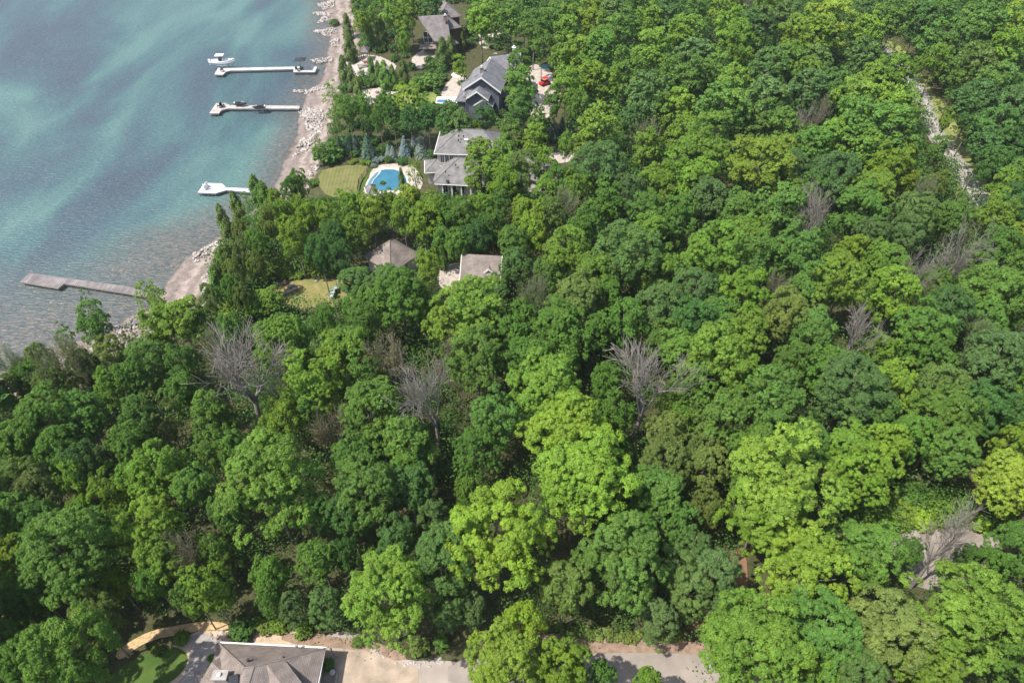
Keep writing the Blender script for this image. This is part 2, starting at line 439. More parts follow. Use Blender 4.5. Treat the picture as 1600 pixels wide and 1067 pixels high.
def water_material():
    m, nt, b = newmat('lake_water')
    N, L = nt.nodes, nt.links
    tc = N.new('ShaderNodeTexCoord')
    at = N.new('ShaderNodeAttribute'); at.attribute_name = 'inland'
    neg = N.new('ShaderNodeMath'); neg.operation = 'MULTIPLY'; neg.inputs[1].default_value = -1
    L.new(at.outputs['Fac'], neg.inputs[0])
    def noise(sx, sy, rot, s, det=4, dist=0.0, loc=(0, 0, 0)):
        mp = N.new('ShaderNodeMapping'); mp.inputs['Rotation'].default_value = (0, 0, rot); mp.inputs['Scale'].default_value = (sx, sy, 1)
        mp.inputs['Location'].default_value = loc
        L.new(tc.outputs['Object'], mp.inputs[0])
        n = N.new('ShaderNodeTexNoise'); n.inputs['Scale'].default_value = s; n.inputs['Detail'].default_value = det; n.inputs['Distortion'].default_value = dist
        L.new(mp.outputs[0], n.inputs['Vector']); return n
    # weed beds and sand bars on the lake floor: long bands
    bands = noise(1.0, 0.36, math.radians(34), 0.034, 5, 0.6, (1.6, 3.3, 0))
    ramp = N.new('ShaderNodeValToRGB')
    e = ramp.color_ramp.elements
    e[0].position = 0.38; e[0].color = (0.043, 0.060, 0.078, 1)
    e[1].position = 0.60; e[1].color = (0.076, 0.146, 0.134, 1)
    x = e.new(0.47); x.color = (0.046, 0.082, 0.096, 1)
    x = e.new(0.53); x.color = (0.053, 0.108, 0.110, 1)
    L.new(bands.outputs[0], ramp.inputs[0])
    # shallows: stones and sand seen through the water
    st = noise(1, 1, 0, 0.9, 7)
    sr = N.new('ShaderNodeValToRGB')
    e = sr.color_ramp.elements
    e[0].position = 0.36; e[0].color = (0.062, 0.068, 0.066, 1)
    e[1].position = 0.66; e[1].color = (0.120, 0.104, 0.088, 1)
    x = e.new(0.52); x.color = (0.086, 0.087, 0.079, 1)
    L.new(st.outputs[0], sr.inputs[0])
    wob = noise(1, 1, 0, 0.06, 3)
    a2 = N.new('ShaderNodeAttribute'); a2.attribute_name = 'shoal'
    ma = N.new('ShaderNodeMath'); ma.operation = 'MULTIPLY_ADD'; ma.inputs[1].default_value = -0.9
    L.new(wob.outputs[0], ma.inputs[0]); L.new(a2.outputs['Fac'], ma.inputs[2])
    mr = N.new('ShaderNodeMapRange'); mr.inputs[1].default_value = -0.45; mr.inputs[2].default_value = 0.75; mr.interpolation_type = 'SMOOTHSTEP'
    L.new(ma.outputs[0], mr.inputs[0])
    mx = N.new('ShaderNodeMix'); mx.data_type = 'RGBA'
    L.new(mr.outputs[0], mx.inputs[0]); L.new(sr.outputs[0], mx.inputs[6]); L.new(ramp.outputs[0], mx.inputs[7])
    L.new(mx.outputs[2], b.inputs['Base Color'])
    b.inputs['Roughness'].default_value = 0.3
    b.inputs['IOR'].default_value = 1.33
    # ripples, longer crests across the wind
    w1 = noise(1.0, 3.0, math.radians(-6), 0.75, 3, 0.4)
    w2 = noise(1.0, 2.2, math.radians(14), 2.2, 2, 0.2)
    ad = N.new('ShaderNodeMath'); ad.operation = 'MULTIPLY_ADD'; ad.inputs[1].default_value = 0.35
    L.new(w2.outputs[0], ad.inputs[0]); L.new(w1.outputs[0], ad.inputs[2])
    bp = N.new('ShaderNodeBump'); bp.inputs['Strength'].default_value = 0.7; bp.inputs['Distance'].default_value = 0.5
    L.new(ad.outputs[0], bp.inputs['Height']); L.new(bp.outputs[0], b.inputs['Normal'])
    return m

gx = stretch(-200, 260, 2.0, 2500); gy = stretch(-30, 330, 2.0, 2800)
gridmesh('ground', gx, gy, ground_material(), lambda xy, d: zt_arr(d))
wx = gx[gx < 40]
gridmesh('lake_water', wx, gy, water_material(), lambda xy, d: np.full(len(xy), WATER_Z) - np.where(d > 25, 20.0, 0))

# ------------------------------------------------------------------ flat patches (lawns, paving, road)
def smooth_px(pts, it=2):
    for _ in range(it):
        q = []
        n = len(pts)
        for i in range(n):
            a, b = pts[i], pts[(i + 1) % n]
            q.append((a[0] * .75 + b[0] * .25, a[1] * .75 + b[1] * .25))
            q.append((a[0] * .25 + b[0] * .75, a[1] * .25 + b[1] * .75))
        pts = q
    return pts
def patch(name, pts, z, material, smooth=2, thick=0.0, kind='structure'):
    if smooth: pts = smooth_px(pts, smooth)
    w = [P(a, b, z)[:2] for a, b in pts]
    mb = MB()
    if thick: mb.prism(w, z - thick, z)
    else: mb.add([(a, b, z) for a, b in w], [tuple(range(len(w)))])
    o = mb.build(name, material)
    me = o.data
    if not thick and me.polygons[0].normal.z < 0: me.flip_normals()
    if kind: o['kind'] = kind
    return o
def draped(name, pts, off, material, step=0.5):
    w = [P(a, b, 0.0)[:2] for a, b in smooth_px(pts, 2)]
    xs = np.arange(min(p[0] for p in w), max(p[0] for p in w) + step, step)
    ys = np.arange(min(p[1] for p in w), max(p[1] for p in w) + step, step)
    idx = {}; vs = []; fs = []
    def vid(i, j):
        if (i, j) not in idx:
            idx[(i, j)] = len(vs); vs.append((xs[0] + i * step, ys[0] + j * step))
        return idx[(i, j)]
    for i in range(len(xs)):
        for j in range(len(ys)):
            if inpoly(xs[0] + (i + .5) * step, ys[0] + (j + .5) * step, w):
                fs.append((vid(i, j), vid(i + 1, j), vid(i + 1, j + 1), vid(i, j + 1)))
    z = zt_arr(shore_dist(np.array(vs)))
    o = MB().add([(a, b, float(c) + off) for (a, b), c in zip(vs, z)], fs).build(name, material, smooth=True)
    o['kind'] = 'structure'
    return o
def lawnmat(name, c1, c2, stripes=0.0, rot=0.0):
    m, nt, b = newmat(name)
    N, L = nt.nodes, nt.links
    tc = N.new('ShaderNodeTexCoord')
    no = N.new('ShaderNodeTexNoise'); no.inputs['Scale'].default_value = 0.5; no.inputs['Detail'].default_value = 9; no.inputs['Roughness'].default_value = 0.65
    L.new(tc.outputs['Object'], no.inputs['Vector'])
    rp = N.new('ShaderNodeValToRGB'); e = rp.color_ramp.elements
    e[0].position = 0.35; e[0].color = (*c1, 1); e[1].position = 0.65; e[1].color = (*c2, 1)
    if stripes:
        mp = N.new('ShaderNodeMapping'); mp.inputs['Rotation'].default_value = (0, 0, rot)
        L.new(tc.outputs['Object'], mp.inputs[0])
        wv = N.new('ShaderNodeTexWave'); wv.inputs['Scale'].default_value = 0.42; wv.inputs['Distortion'].default_value = 0.4
        L.new(mp.outputs[0], wv.inputs['Vector'])
        mx = N.new('ShaderNodeMix'); mx.inputs[0].default_value = stripes
        L.new(no.outputs[0], mx.inputs[2]); L.new(wv.outputs['Fac'], mx.inputs[3])
        L.new(mx.outputs[0], rp.inputs[0])
    else:
        L.new(no.outputs[0], rp.inputs[0])
    L.new(rp.outputs[0], b.inputs['Base Color'])
    b.inputs['Roughness'].default_value = 0.95; b.inputs['Specular IOR Level'].default_value = 0.1
    n2 = N.new('ShaderNodeTexNoise'); n2.inputs['Scale'].default_value = 12
    L.new(tc.outputs['Object'], n2.inputs['Vector'])
    bp = N.new('ShaderNodeBump'); bp.inputs['Strength'].default_value = 0.6; bp.inputs['Distance'].default_value = 0.08
    L.new(n2.outputs[0], bp.inputs['Height']); L.new(bp.outputs[0], b.inputs['Normal'])
    return m
M_LAWN = lawnmat('green_lawn', (0.050, 0.090, 0.020), (0.080, 0.125, 0.028))
M_LAWN_STRIPED = lawnmat('striped_lawn', (0.105, 0.122, 0.036), (0.18, 0.162, 0.068), 0.15, math.radians(-3))
M_LAWN_DRY = lawnmat('dry_lawn', (0.135, 0.15, 0.045), (0.26, 0.21, 0.09))
M_VERGE = lawnmat('grass_verge', (0.14, 0.17, 0.05), (0.24, 0.24, 0.09))
M_MEADOW = lawnmat('rough_grass', (0.10, 0.15, 0.035), (0.22, 0.24, 0.07))
M_GRAVEL = mat('pale_gravel', (0.37, 0.32, 0.275), 0.95, 0.22, 1.2, 0.4, 20)
M_GRAVEL_GREY = mat('grey_gravel', (0.245, 0.21, 0.18), 0.95, 0.2, 0.35, 0.4, 20)
M_ROAD = mat('gravel_road', (0.235, 0.21, 0.185), 0.95, 0.15, 0.7, 0.3, 15)
M_TRACK = mat('wheel_track', (0.33, 0.305, 0.275), 0.95, 0.1, 1.5)
M_PATH = mat('wood_chip_path', (0.46, 0.32, 0.165), 0.95, 0.25, 3, 0.5, 14)
M_SOIL = mat('bare_soil', (0.24, 0.165, 0.12), 0.95, 0.25, 1.5, 0.4, 10)
M_NEEDLES = mat('fallen_needles', (0.20, 0.11, 0.065), 0.95, 0.25, 1.5, 0.4, 10)
M_FLAG = mat('flagstone', (0.29, 0.26, 0.24), 0.85, 0.22, 1.4, 0.2, 4)
M_SANDBED = mat('sandy_bed', (0.44, 0.33, 0.235), 0.95, 0.2, 1.5, 0.3, 10)
M_PAVER = brickmat('tan_pavers', (0.33, 0.26, 0.195), (0.312, 0.246, 0.185), (0.265, 0.21, 0.16), 0.3, 0.2, 0.012, off=0.5)
M_DRIVE = mat('grey_drive', (0.30, 0.255, 0.22), 0.9, 0.15, 0.6, 0.25, 14)

patch('sandy_bed', [(262, 1012), (285, 1000), (305, 985), (345, 985), (480, 985), (545, 1000), (560, 1040), (540, 1090), (200, 1100), (225, 1060)], 0.02, M_SANDBED)
patch('lawn', [(214, 1028), (240, 1012), (268, 1008), (291, 1017), (294, 1034), (282, 1053), (262, 1068), (240, 1085), (190, 1090), (160, 1060)], 0.045, M_LAWN)
patch('flagstone_path', [(302, 988), (330, 990), (345, 1004), (345, 1010), (330, 1035), (310, 1054), (300, 1095), (255, 1095), (283, 1060), (296, 1035), (297, 1010)], 0.05, M_FLAG, 1)
patch('wood_chip_path', [(178, 1022), (200, 1003), (235, 985), (275, 977), (315, 970), (355, 972), (358, 984), (318, 984), (285, 990), (240, 998), (212, 1012), (188, 1032)], 0.035, M_PATH, 1)
patch('paver_drive', [(532, 1014), (585, 1016), (600, 1024), (625, 1036), (654, 1044), (654, 1095), (505, 1095), (505, 1014)], 0.055, M_PAVER, 0)
patch('grey_drive', [(520, 985), (570, 990), (600, 1018), (640, 1033), (690, 1030), (760, 1040), (760, 1095), (500, 1095), (500, 1000)], 0.03, M_DRIVE, 1)
patch('bare_soil', [(440, 985), (575, 1000), (610, 1010), (640, 1028), (620, 1033), (580, 1018), (530, 1012), (440, 1004)], 0.045, M_SOIL, 1)
patch('gravel_drive', [(845, 985), (920, 1000), (1000, 990), (1090, 1005), (1200, 1010), (1260, 1060), (1260, 1140), (900, 1140), (720, 1100), (760, 1020)], 0.03, M_SOIL, 1)
patch('gravel_lane', [(700, 1030), (800, 1025), (915, 1021), (980, 1019), (1090, 1021), (1180, 1035), (1300, 1060), (1300, 1120), (980, 1105), (880, 1068), (700, 1075)], 0.045, M_GRAVEL_GREY, 1)
patch('fallen_needles', [(1140, 860), (1165, 850), (1170, 930), (1150, 960), (1110, 985), (1070, 985), (1095, 950), (1130, 930)], 0.03, M_NEEDLES, 2)
patch('gravel_clearing', [(1396, 838), (1430, 826), (1480, 822), (1540, 828), (1570, 850), (1560, 900), (1500, 930), (1420, 915), (1400, 880), (1330, 910), (1320, 880)], 0.03, M_GRAVEL_GREY, 2)
patch('dry_lawn', [(415, 445), (455, 438), (515, 435), (550, 440), (560, 465), (520, 480), (470, 492), (440, 490), (425, 475)], 0.03, M_LAWN_DRY, 2)
patch('striped_lawn', [(497, 268), (520, 262), (545, 258), (577, 258), (573, 272), (566, 285), (560, 305), (530, 312), (500, 300)], 0.03, M_LAWN_STRIPED, 1)
patch('lawn_strip', [(578, 259), (588, 266), (580, 275), (572, 300), (560, 306), (563, 285), (573, 272)], 0.03, M_LAWN, 1)
patch('pool_terrace', [(580, 264), (600, 256), (640, 256), (652, 266), (662, 284), (655, 300), (560, 315), (575, 285)], 0.04, M_GRAVEL, 1)
patch('garage_yard', [(680, 425), (700, 412), (722, 415), (735, 445), (725, 460), (690, 455)], 0.03, M_GRAVEL, 1)
patch('gravel_turning_place', [(855, 240), (890, 236), (905, 244), (885, 256), (850, 252)], 0.03, M_GRAVEL, 1)
draped('beach_path', [(548, 150), (570, 139), (600, 137), (645, 131), (650, 138), (612, 146), (590, 160), (565, 168), (545, 165)], 0.05, M_GRAVEL)
patch('rough_grass', [(588, 172), (600, 152), (640, 142), (680, 140), (690, 160), (660, 185), (600, 200)], 0.02, M_MEADOW, 1)
patch('stone_terrace', [(685, 150), (704, 122), (722, 115), (735, 130), (735, 160), (690, 165), (682, 158)], 0.035, M_GRAVEL, 1)
patch('gravel_yard', [(822, 103), (845, 100), (862, 110), (866, 135), (880, 150), (860, 185), (830, 190), (820, 140)], 0.03, M_GRAVEL, 1)
patch('chalet_yard', [(745, 50), (775, 45), (790, 60), (772, 78), (750, 75)], 0.03, M_GRAVEL, 1)
patch('chalet_terrace', [(640, 95), (655, 80), (685, 70), (700, 80), (680, 98), (650, 112)], 0.03, M_GRAVEL, 1)
draped('sandy_clearing', [(535, 80), (560, 82), (600, 90), (625, 105), (600, 120), (560, 118), (530, 108)], 0.03, M_GRAVEL)
patch('grass_verge', [(1365, 62), (1400, 66), (1425, 90), (1450, 135), (1482, 170), (1500, 205), (1520, 245), (1545, 285), (1565, 330), (1500, 330), (1480, 260), (1440, 180), (1420, 130), (1385, 90)], 0.02, M_VERGE, 1)
ROADC = [(1350, 58), (1372, 72), (1395, 92), (1418, 120), (1438, 150), (1450, 185), (1470, 222), (1496, 258), (1522, 298), (1548, 345), (1575, 400), (1620, 480)]
def ribbon(name, pts, half, z, material, off=0.0):
    w = [P(a, b, z) for a, b in pts]
    # resample smoothly
    dense = []
    for i in range(len(w) - 1):
        p0 = w[max(i - 1, 0)]; p1 = w[i]; p2 = w[i + 1]; p3 = w[min(i + 2, len(w) - 1)]
        for k in range(6):
            t = k / 6
            dense.append(0.5 * ((2 * p1) + (-p0 + p2) * t + (2 * p0 - 5 * p1 + 4 * p2 - p3) * t * t + (-p0 + 3 * p1 - 3 * p2 + p3) * t ** 3))
    vs = []
    for i, p in enumerate(dense):
        t = dense[min(i + 1, len(dense) - 1)] - dense[max(i - 1, 0)]
        n = Vector((t.y, -t.x, 0)).normalized()
        vs += [p + n * (off - half), p + n * (off + half)]
    fs = [(2 * i, 2 * i + 1, 2 * i + 3, 2 * i + 2) for i in range(len(dense) - 1)]
    o = MB().add(vs, fs).build(name, material)
    if o.data.polygons[0].normal.z < 0: o.data.flip_normals()
    o['kind'] = 'structure'
    return o
ribbon('gravel_road', ROADC, 2.2, 0.03, M_ROAD)
ribbon('wheel_track', ROADC, 0.35, 0.036, M_TRACK, -0.9)
ribbon('wheel_track', ROADC, 0.35, 0.036, M_TRACK, 0.9)

# ------------------------------------------------------------------ rocks
def rocks(name, polys, n_per_m2, rmin, rmax, seed, lift=0.0):
    rng = random.Random(seed)
    mb = MB()
    for poly in polys:
        zz = poly[0] if not isinstance(poly[0], tuple) else WATER_Z + 0.3
        pts = poly if isinstance(poly[0], tuple) else poly[1:]
        w = [P(a, b, zz)[:2] for a, b in pts]
        xs = [p[0] for p in w]; ys = [p[1] for p in w]
        area = abs(sum(w[i][0] * w[(i + 1) % len(w)][1] - w[(i + 1) % len(w)][0] * w[i][1] for i in range(len(w)))) / 2
        n = int(area * n_per_m2); k = 0; tries = 0
        cx = sum(xs) / len(xs); cy = sum(ys) / len(ys)
        while k < n and tries < n * 20:
            tries += 1
            x = rng.uniform(min(xs), max(xs)); y = rng.uniform(min(ys), max(ys))
            x += rng.gauss(0, 0.2); y += rng.gauss(0, 0.2)
            if not inpoly(x, y, w): continue
            k += 1
            r = rng.uniform(rmin, rmax) * (1.4 if rng.random() < 0.12 else 1)
            z = max(zt(x, y), WATER_Z - 0.1) + r * 0.2 + lift * max(0, 1 - math.hypot(x - cx, y - cy) / 6) * rng.random()
            mb.ico((x, y, z), r, rng, rng.uniform(0.5, 0.9), 0.3)
    return mb.build(name, M_ROCK, uv=False)
RIP = [
    [(466, 171), (481, 168), (505, 175), (507, 192), (503, 212), (490, 216), (481, 209), (478, 190), (468, 180)],
    [(472, 216), (486, 218), (488, 230), (479, 239), (456, 246), (460, 235)],
    [(480, 276), (497, 260), (503, 268), (488, 284)],
    [(457, 139), (475, 141), (505, 134), (507, 141), (480, 146), (460, 143.5)],
    [(484, 93), (518, 88), (520, 98), (495, 98)],
    [(488, 47), (522, 43), (528, 51), (512, 56)],
    [(484, 19), (506, 17), (519, 21), (512, 31), (495, 36), (502, 25)],
    [(494, 5), (523, 2), (523, 12), (506, 15)],
    [(514, 64), (530, 60), (531, 74), (518, 73)],
    [(300, 400), (325, 385), (347, 374), (352, 388), (327, 401), (305, 412)],
    [(316, 440), (330, 430), (340, 440), (326, 470), (334, 488), (322, 490)],
    [(176, 510), (205, 500), (222, 512), (190, 527)],
]
tag(rocks('shore_rocks', RIP, 6.0, 0.12, 0.36, 3, 0.45), 'pale boulders and riprap piled along the beach and in low groynes', 'rocks', kind='stuff')
SUB = [[WATER_Z, (25, 450), (60, 440), (110, 500), (60, 520), (20, 480)], [WATER_Z, (150, 400), (250, 380), (290, 395), (240, 430), (180, 425)],
       [WATER_Z, (40, 520), (160, 470), (230, 480), (150, 520), (40, 556)], [WATER_Z, (420, 200), (460, 190), (450, 230), (425, 240)], [WATER_Z, (270, 405), (300, 395), (290, 425), (262, 440)]]
def submerged(polys, seed):
    rng = random.Random(seed); mb = MB()
    for poly in polys:
        w = [P(a, b, poly[0])[:2] for a, b in poly[1:]]
        xs = [p[0] for p in w]; ys = [p[1] for p in w]
        for _ in range(70):
            x = rng.uniform(min(xs), max(xs)); y = rng.uniform(min(ys), max(ys))
            if inpoly(x, y, w):
                r = rng.uniform(0.15, 0.5)
                mb.ico((x, y, WATER_Z - r * 0.28), r, rng, 0.42, 0.3)
    return mb
o = submerged(SUB, 5).build('shallow_stones', mat('wet_stone', (0.15, 0.125, 0.105), 0.5, 0.4, 1.0), uv=False)
tag(o, 'scattered wet stones breaking the surface of the shallows by the wooden dock', 'stones', kind='stuff')
o = rocks('garden_rocks', [[0.05, (321, 984), (352, 986), (362, 996), (356, 1004), (330, 1000)], [0.05, (612, 1028), (640, 1035), (690, 1026), (700, 1032), (675, 1042), (650, 1044), (630, 1040)],
                           [0.05, (575, 1012), (600, 1022), (625, 1034), (622, 1037), (596, 1026), (572, 1015)], [0.05, (326, 1036), (322, 1050), (303, 1080), (294, 1078), (308, 1052)]], 11, 0.08, 0.2, 9)
tag(o, 'small pinkish stones edging the drive and path around the brown-roofed house', 'stones', kind='stuff')

# ------------------------------------------------------------------ buildings
def hv(a): return Vector((a[0], a[1], 0))
def window(parent, c, nrm, w, h, frame=None):
    """c centre on the wall, nrm outward direction"""
    n = Vector(nrm).normalized(); rz = math.atan2(n.y, n.x)
    c = Vector(c)
    t = Vector((-n.y, n.x, 0))
    mb = MB()
    for s in (-1, 1):
        mb.box(c + t * s * (w / 2 + 0.04) + n * 0.02, (0.1, 0.1, h + 0.16), rz)
        mb.box(c + Vector((0, 0, s * (h / 2 + 0.04))) + n * 0.023, (0.1, w + 0.02, 0.08), rz)
    mb.box(c + n * 0.018, (0.08, 0.06, h), rz)
    f = mb.build('window', frame or M_WHITE, parent)
    g = MB().box(c + n * 0.005, (0.05, w, h), rz).build('pane', M_GLASS)
    g.parent = f
    return f
def gable(parent, R1, R2, w, zE, roofm, wallm, s1=0.0, s2=0.0, over=0.45, trim=None, walls=True, th=0.22, z0=-0.1, eave_skew=None):
    R1 = Vector(R1); R2 = Vector(R2)
    zR = R1.z
    u = (hv(R2) - hv(R1)).normalized(); v = Vector((u.y, -u.x, 0))
    A1 = hv(R1) + v * w + u * s1; A2 = hv(R2) + v * w + u * s2
    B1 = hv(R1) - v * w + u * s1; B2 = hv(R2) - v * w + u * s2
    for p in (A1, A2, B1, B2): p.z = zE
    vs = [R1, R2, A1, A2, B1, B2]
    MB().solidify([tuple(p) for p in vs], [(0, 2, 3, 1), (1, 5, 4, 0)], th).build('roof', roofm, parent)
    if walls:
        wi = w - over
        zw = zR - (zR - zE) * (wi / w) - th - 0.02
        a = hv(R1) + u * (over + max(s1, 0)); b = hv(R2) - u * (over + max(-s2, 0))
        prof = [(wi, z0), (wi, zw), (0, zR - th - 0.03), (-wi, zw), (-wi, z0)]
        vs = [a + v * x + Vector((0, 0, z)) for x, z in prof] + [b + v * x + Vector((0, 0, z)) for x, z in prof]
        fs = [(0, 1, 2, 3, 4), (9, 8, 7, 6, 5)] + [(i, i + 5, (i + 1) % 5 + 5, (i + 1) % 5) for i in range(5)]
        MB().add(vs, fs).build('wall', wallm, parent)
    if trim:
        for R, A, B, sg in ((R1, A1, B1, -1), (R2, A2, B2, 1)):
            if trim == 'near' and sg > 0: continue
            mb = MB()
            for E_ in (A, B):
                d = (E_ - R); L = d.length
                q = [R + u * sg * 0.03, E_ + u * sg * 0.03]
                vs = []
                for p in q:
                    for k in (0, sg * 0.10):
                        vs += [p + u * k + Vector((0, 0, 0.03)), p + u * k - Vector((0, 0, 0.32))]
                mb.add(vs, [(0, 1, 3, 2), (4, 6, 7, 5), (0, 4, 5, 1), (2, 3, 7, 6), (0, 2, 6, 4), (1, 5, 7, 3)])
            mb.build('gable_trim', M_WHITE, parent)
    return u, v
def hip(parent, C0, C1, D, zE, zR, roofm, wallm, over=0.5, th=0.2, walls=True, ridge_along_u=True, gutter=None, z0=-0.1):
    """C0-C1 one eave, D depth to the left of C0->C1 direction"""
    C0 = hv(C0); C1 = hv(C1)
    u = (C1 - C0).normalized(); L = (C1 - C0).length; v = Vector((-u.y, u.x, 0))
    sg = 1 if D > 0 else -1; D = abs(D)
    v = v * sg
    Q = [C0, C1, C1 + v * D, C0 + v * D]
    m = min(L, D) / 2
    if L >= D: Ra, Rb = C0 + v * D / 2 + u * m, C1 + v * D / 2 - u * m
    else: Ra, Rb = C0 + u * L / 2 + v * m, C0 + u * L / 2 + v * (D - m)
    Z = lambda p, z: (p.x, p.y, z)
    if (Ra - Rb).length < 0.05:
        vs = [Z(p, zE) for p in Q] + [Z(Ra, zR)]; fs = [(0, 1, 4), (1, 2, 4), (2, 3, 4), (3, 0, 4)]
    elif L >= D:
        vs = [Z(p, zE) for p in Q] + [Z(Ra, zR), Z(Rb, zR)]; fs = [(0, 1, 5, 4), (1, 2, 5), (2, 3, 4, 5), (3, 0, 4)]
    else:
        vs = [Z(p, zE) for p in Q] + [Z(Ra, zR), Z(Rb, zR)]; fs = [(0, 1, 4), (1, 2, 5, 4), (2, 3, 5), (3, 0, 4, 5)]
    MB().solidify(vs, fs, th).build('roof', roofm, parent)
    # raised ridge caps
    mb = MB()
    top = [Vector(v_) for v_ in vs]
    caps = [(0, 4), (3, 4)] + ([(1, 5), (2, 5), (4, 5)] if len(vs) > 5 and L >= D else [(1, 4), (2, 5), (3, 5), (4, 5)] if len(vs) > 5 else [(1, 4), (2, 4)])
    if len(vs) > 5 and L < D: caps = [(0, 4), (1, 4), (2, 5), (3, 5), (4, 5)]
    for a, b in caps:
        mb.tube([top[a] + Vector((0, 0, 0.0)), top[b] + Vector((0, 0, 0.02))], [0.09, 0.09], 5)
    mb.build('ridge_cap', roofm, parent)
    if walls:
        c = (Q[0] + Q[2]) / 2
        MB().box((c.x, c.y, (zE - 0.08 - th + z0) / 2), (L - 2 * over, D - 2 * over, zE - 0.08 - th - z0), math.atan2(u.y, u.x)).build('wall', wallm, parent)
    if gutter:
        mb = MB()
        for i in gutter:
            a = Q[i]; b = Q[(i + 1) % 4]
            mid = (a + b) / 2; d = (b - a)
            out = Vector((d.y, -d.x, 0)).normalized() * sg
            mb.box((mid.x + out.x * 0.08, mid.y + out.y * 0.08, zE - 0.1), (d.length + 0.1, 0.11, 0.09), math.atan2(d.y, d.x))
        mb.build('gutter', M_WHITE, parent)
    return u, v, Q
def chimney(parent, c, size, h, m=None, cap=True):
    f = MB().box((c[0], c[1], c[2] + h / 2), (size, size * 0.8, h)).box((c[0], c[1], c[2] + h + 0.05), (size + 0.2, size * 0.8 + 0.2, 0.1)).build('chimney', m or M_STONE_WALL, parent)
    if cap:
        g = MB().tube([(c[0], c[1], c[2] + h + 0.1), (c[0], c[1], c[2] + h + 0.4)], [0.16, 0.16], 8).tube([(c[0], c[1], c[2] + h + 0.42), (c[0], c[1], c[2] + h + 0.55)], [0.28, 0.05], 8).build('chimney_cap', M_WHITE)
        g.parent = f
    return f
def vents(parent, pts, h=0.35, m=None):
    for p in pts:
        MB().tube([(p[0], p[1], p[2] - 0.1), (p[0], p[1], p[2] + h)], [0.09, 0.09], 8).tube([(p[0], p[1], p[2] + h), (p[0], p[1], p[2] + h + 0.12)], [0.17, 0.14], 8).build('roof_vent', m or M_BLACK, parent)

# --- house at the bottom of the picture
BH = thing('house', 'brown shingled hip-roofed house beside the tan paver drive at the bottom edge', 'house', (-25, 24, 0))
BL, BR = P(341, 1004, 3.2), P(508, 1012.5, 3.2)
RS, RE = P(383, 1043, 6.1), P(397, 1041, 6.1)
FRX = BR.x - 0.25
rv = [(BL.x, BL.y, 3.2), (BR.x, BR.y, 3.2), tuple(RS), tuple(RE), (BL.x - 0.3, 14.0, 3.2), (FRX, 14.0, 3.2), (RS.x + 0.4, 18.5, 6.1)]
MB().solidify(rv, [(0, 1, 3, 2), (1, 5, 6, 3), (5, 4, 6), (4, 0, 2), (4, 2, 6), (2, 3, 6)], 0.2).build('roof', M_ROOF_BROWN, BH)
mb = MB()
T = [Vector(v) for v in rv]
for a, b in ((0, 2), (1, 3), (2, 3), (3, 6), (4, 6), (5, 6)):
    mb.tube([T[a], T[b] + Vector((0, 0, 0.02))], [0.09, 0.09], 5)
mb.build('ridge_cap', M_ROOF_BROWN, BH)
MB().prism([(BL.x + .5, BL.y - .5), (BR.x - .5, BR.y - .5), (FRX - .5, 14.5), (BL.x + .2, 14.5)], -0.1, 2.9).build('wall', M_STONE_WALL, BH)
MB().box(((BL.x + BR.x) / 2, (BL.y + BR.y) / 2 + 0.09, 3.1), ((BR - BL).length + .2, 0.15, 0.15), math.atan2(BR.y - BL.y, BR.x - BL.x)).box((BR.x - 0.04, (BR.y + 14) / 2, 3.08), (0.14, BR.y - 14, 0.14), 0).build('gutter', M_WHITE, BH)
# long low rib over the right slope and the side gable on the left
a0, a1 = P(415, 1037, 5.75), P(441, 1072, 5.0)
gable(BH, P(416, 1036, 5.6), P(452, 1085, 5.6), 1.5, 4.9, M_ROOF_BROWN, M_STONE_WALL, walls=False, th=0.7)
gable(BH, P(331, 1034, 4.3), P(362, 1062, 4.9) - Vector((0, 0, .6)), 2.0, 3.05, M_ROOF_BROWN, M_STONE_WALL, over=0.35)
MB().box(P(346, 1058, 5.4), (1.3, 0.75, 1.1)).box(P(346, 1058, 5.4) + Vector((0, 0, 0.6)), (1.5, 0.95, 0.1)).build('chimney', M_FLAG, BH)
cc = P(346, 1058, 5.4) + Vector((0, 0, 0.65))
MB().tube([cc, cc + Vector((0, 0, .2))], [.12, .12], 10).tube([cc + Vector((0, 0, .21)), cc + Vector((0, 0, .32))], [.19, .06], 10).build('chimney_cap', M_WHITE, BH)
MB().box(P(367, 1064, 5.6), (0.9, 0.9, 1.0), 0.3).build('vent_box', M_BLACK, BH)
vents(BH, [P(389, 1033, 5.2)], 0.35)
vents(BH, [P(464, 1010, 3.75)], 0.3, M_POST)
for yy in (26.2, 22.4, 18.5):
    window(BH, (BR.x - 0.5, yy, 1.6), (1, 0, 0), 1.2, 1.2)
window(BH, (-24, BL.y - 0.72, 1.6), (-0.05, 1, 0), 1.6, 1.2)
# low curved stone border by the wall and a pale urn
mb = MB()
bz = [P(a, b, 0.18) for a, b in ((514, 1012), (519, 1025), (523, 1040), (527, 1050), (524, 1066), (520, 1085))]
mb.tube(bz, [0.13] * len(bz), 6)
tag(mb.build('garden_edging', M_FLAG), 'thin curved stone edging between the brown-roofed house and paver drive', 'edging')
o = MB().tube([P(521, 1053, 0.06), P(521, 1053, 0.06) + Vector((0, 0, .25)), P(521, 1053, 0.06) + Vector((0, 0, .6))], [.14, .2, .3], 10).build('garden_urn', M_OFFWHITE, uv=False)
tag(o, 'small pale round garden urn standing beside the paver drive edging', 'planter')

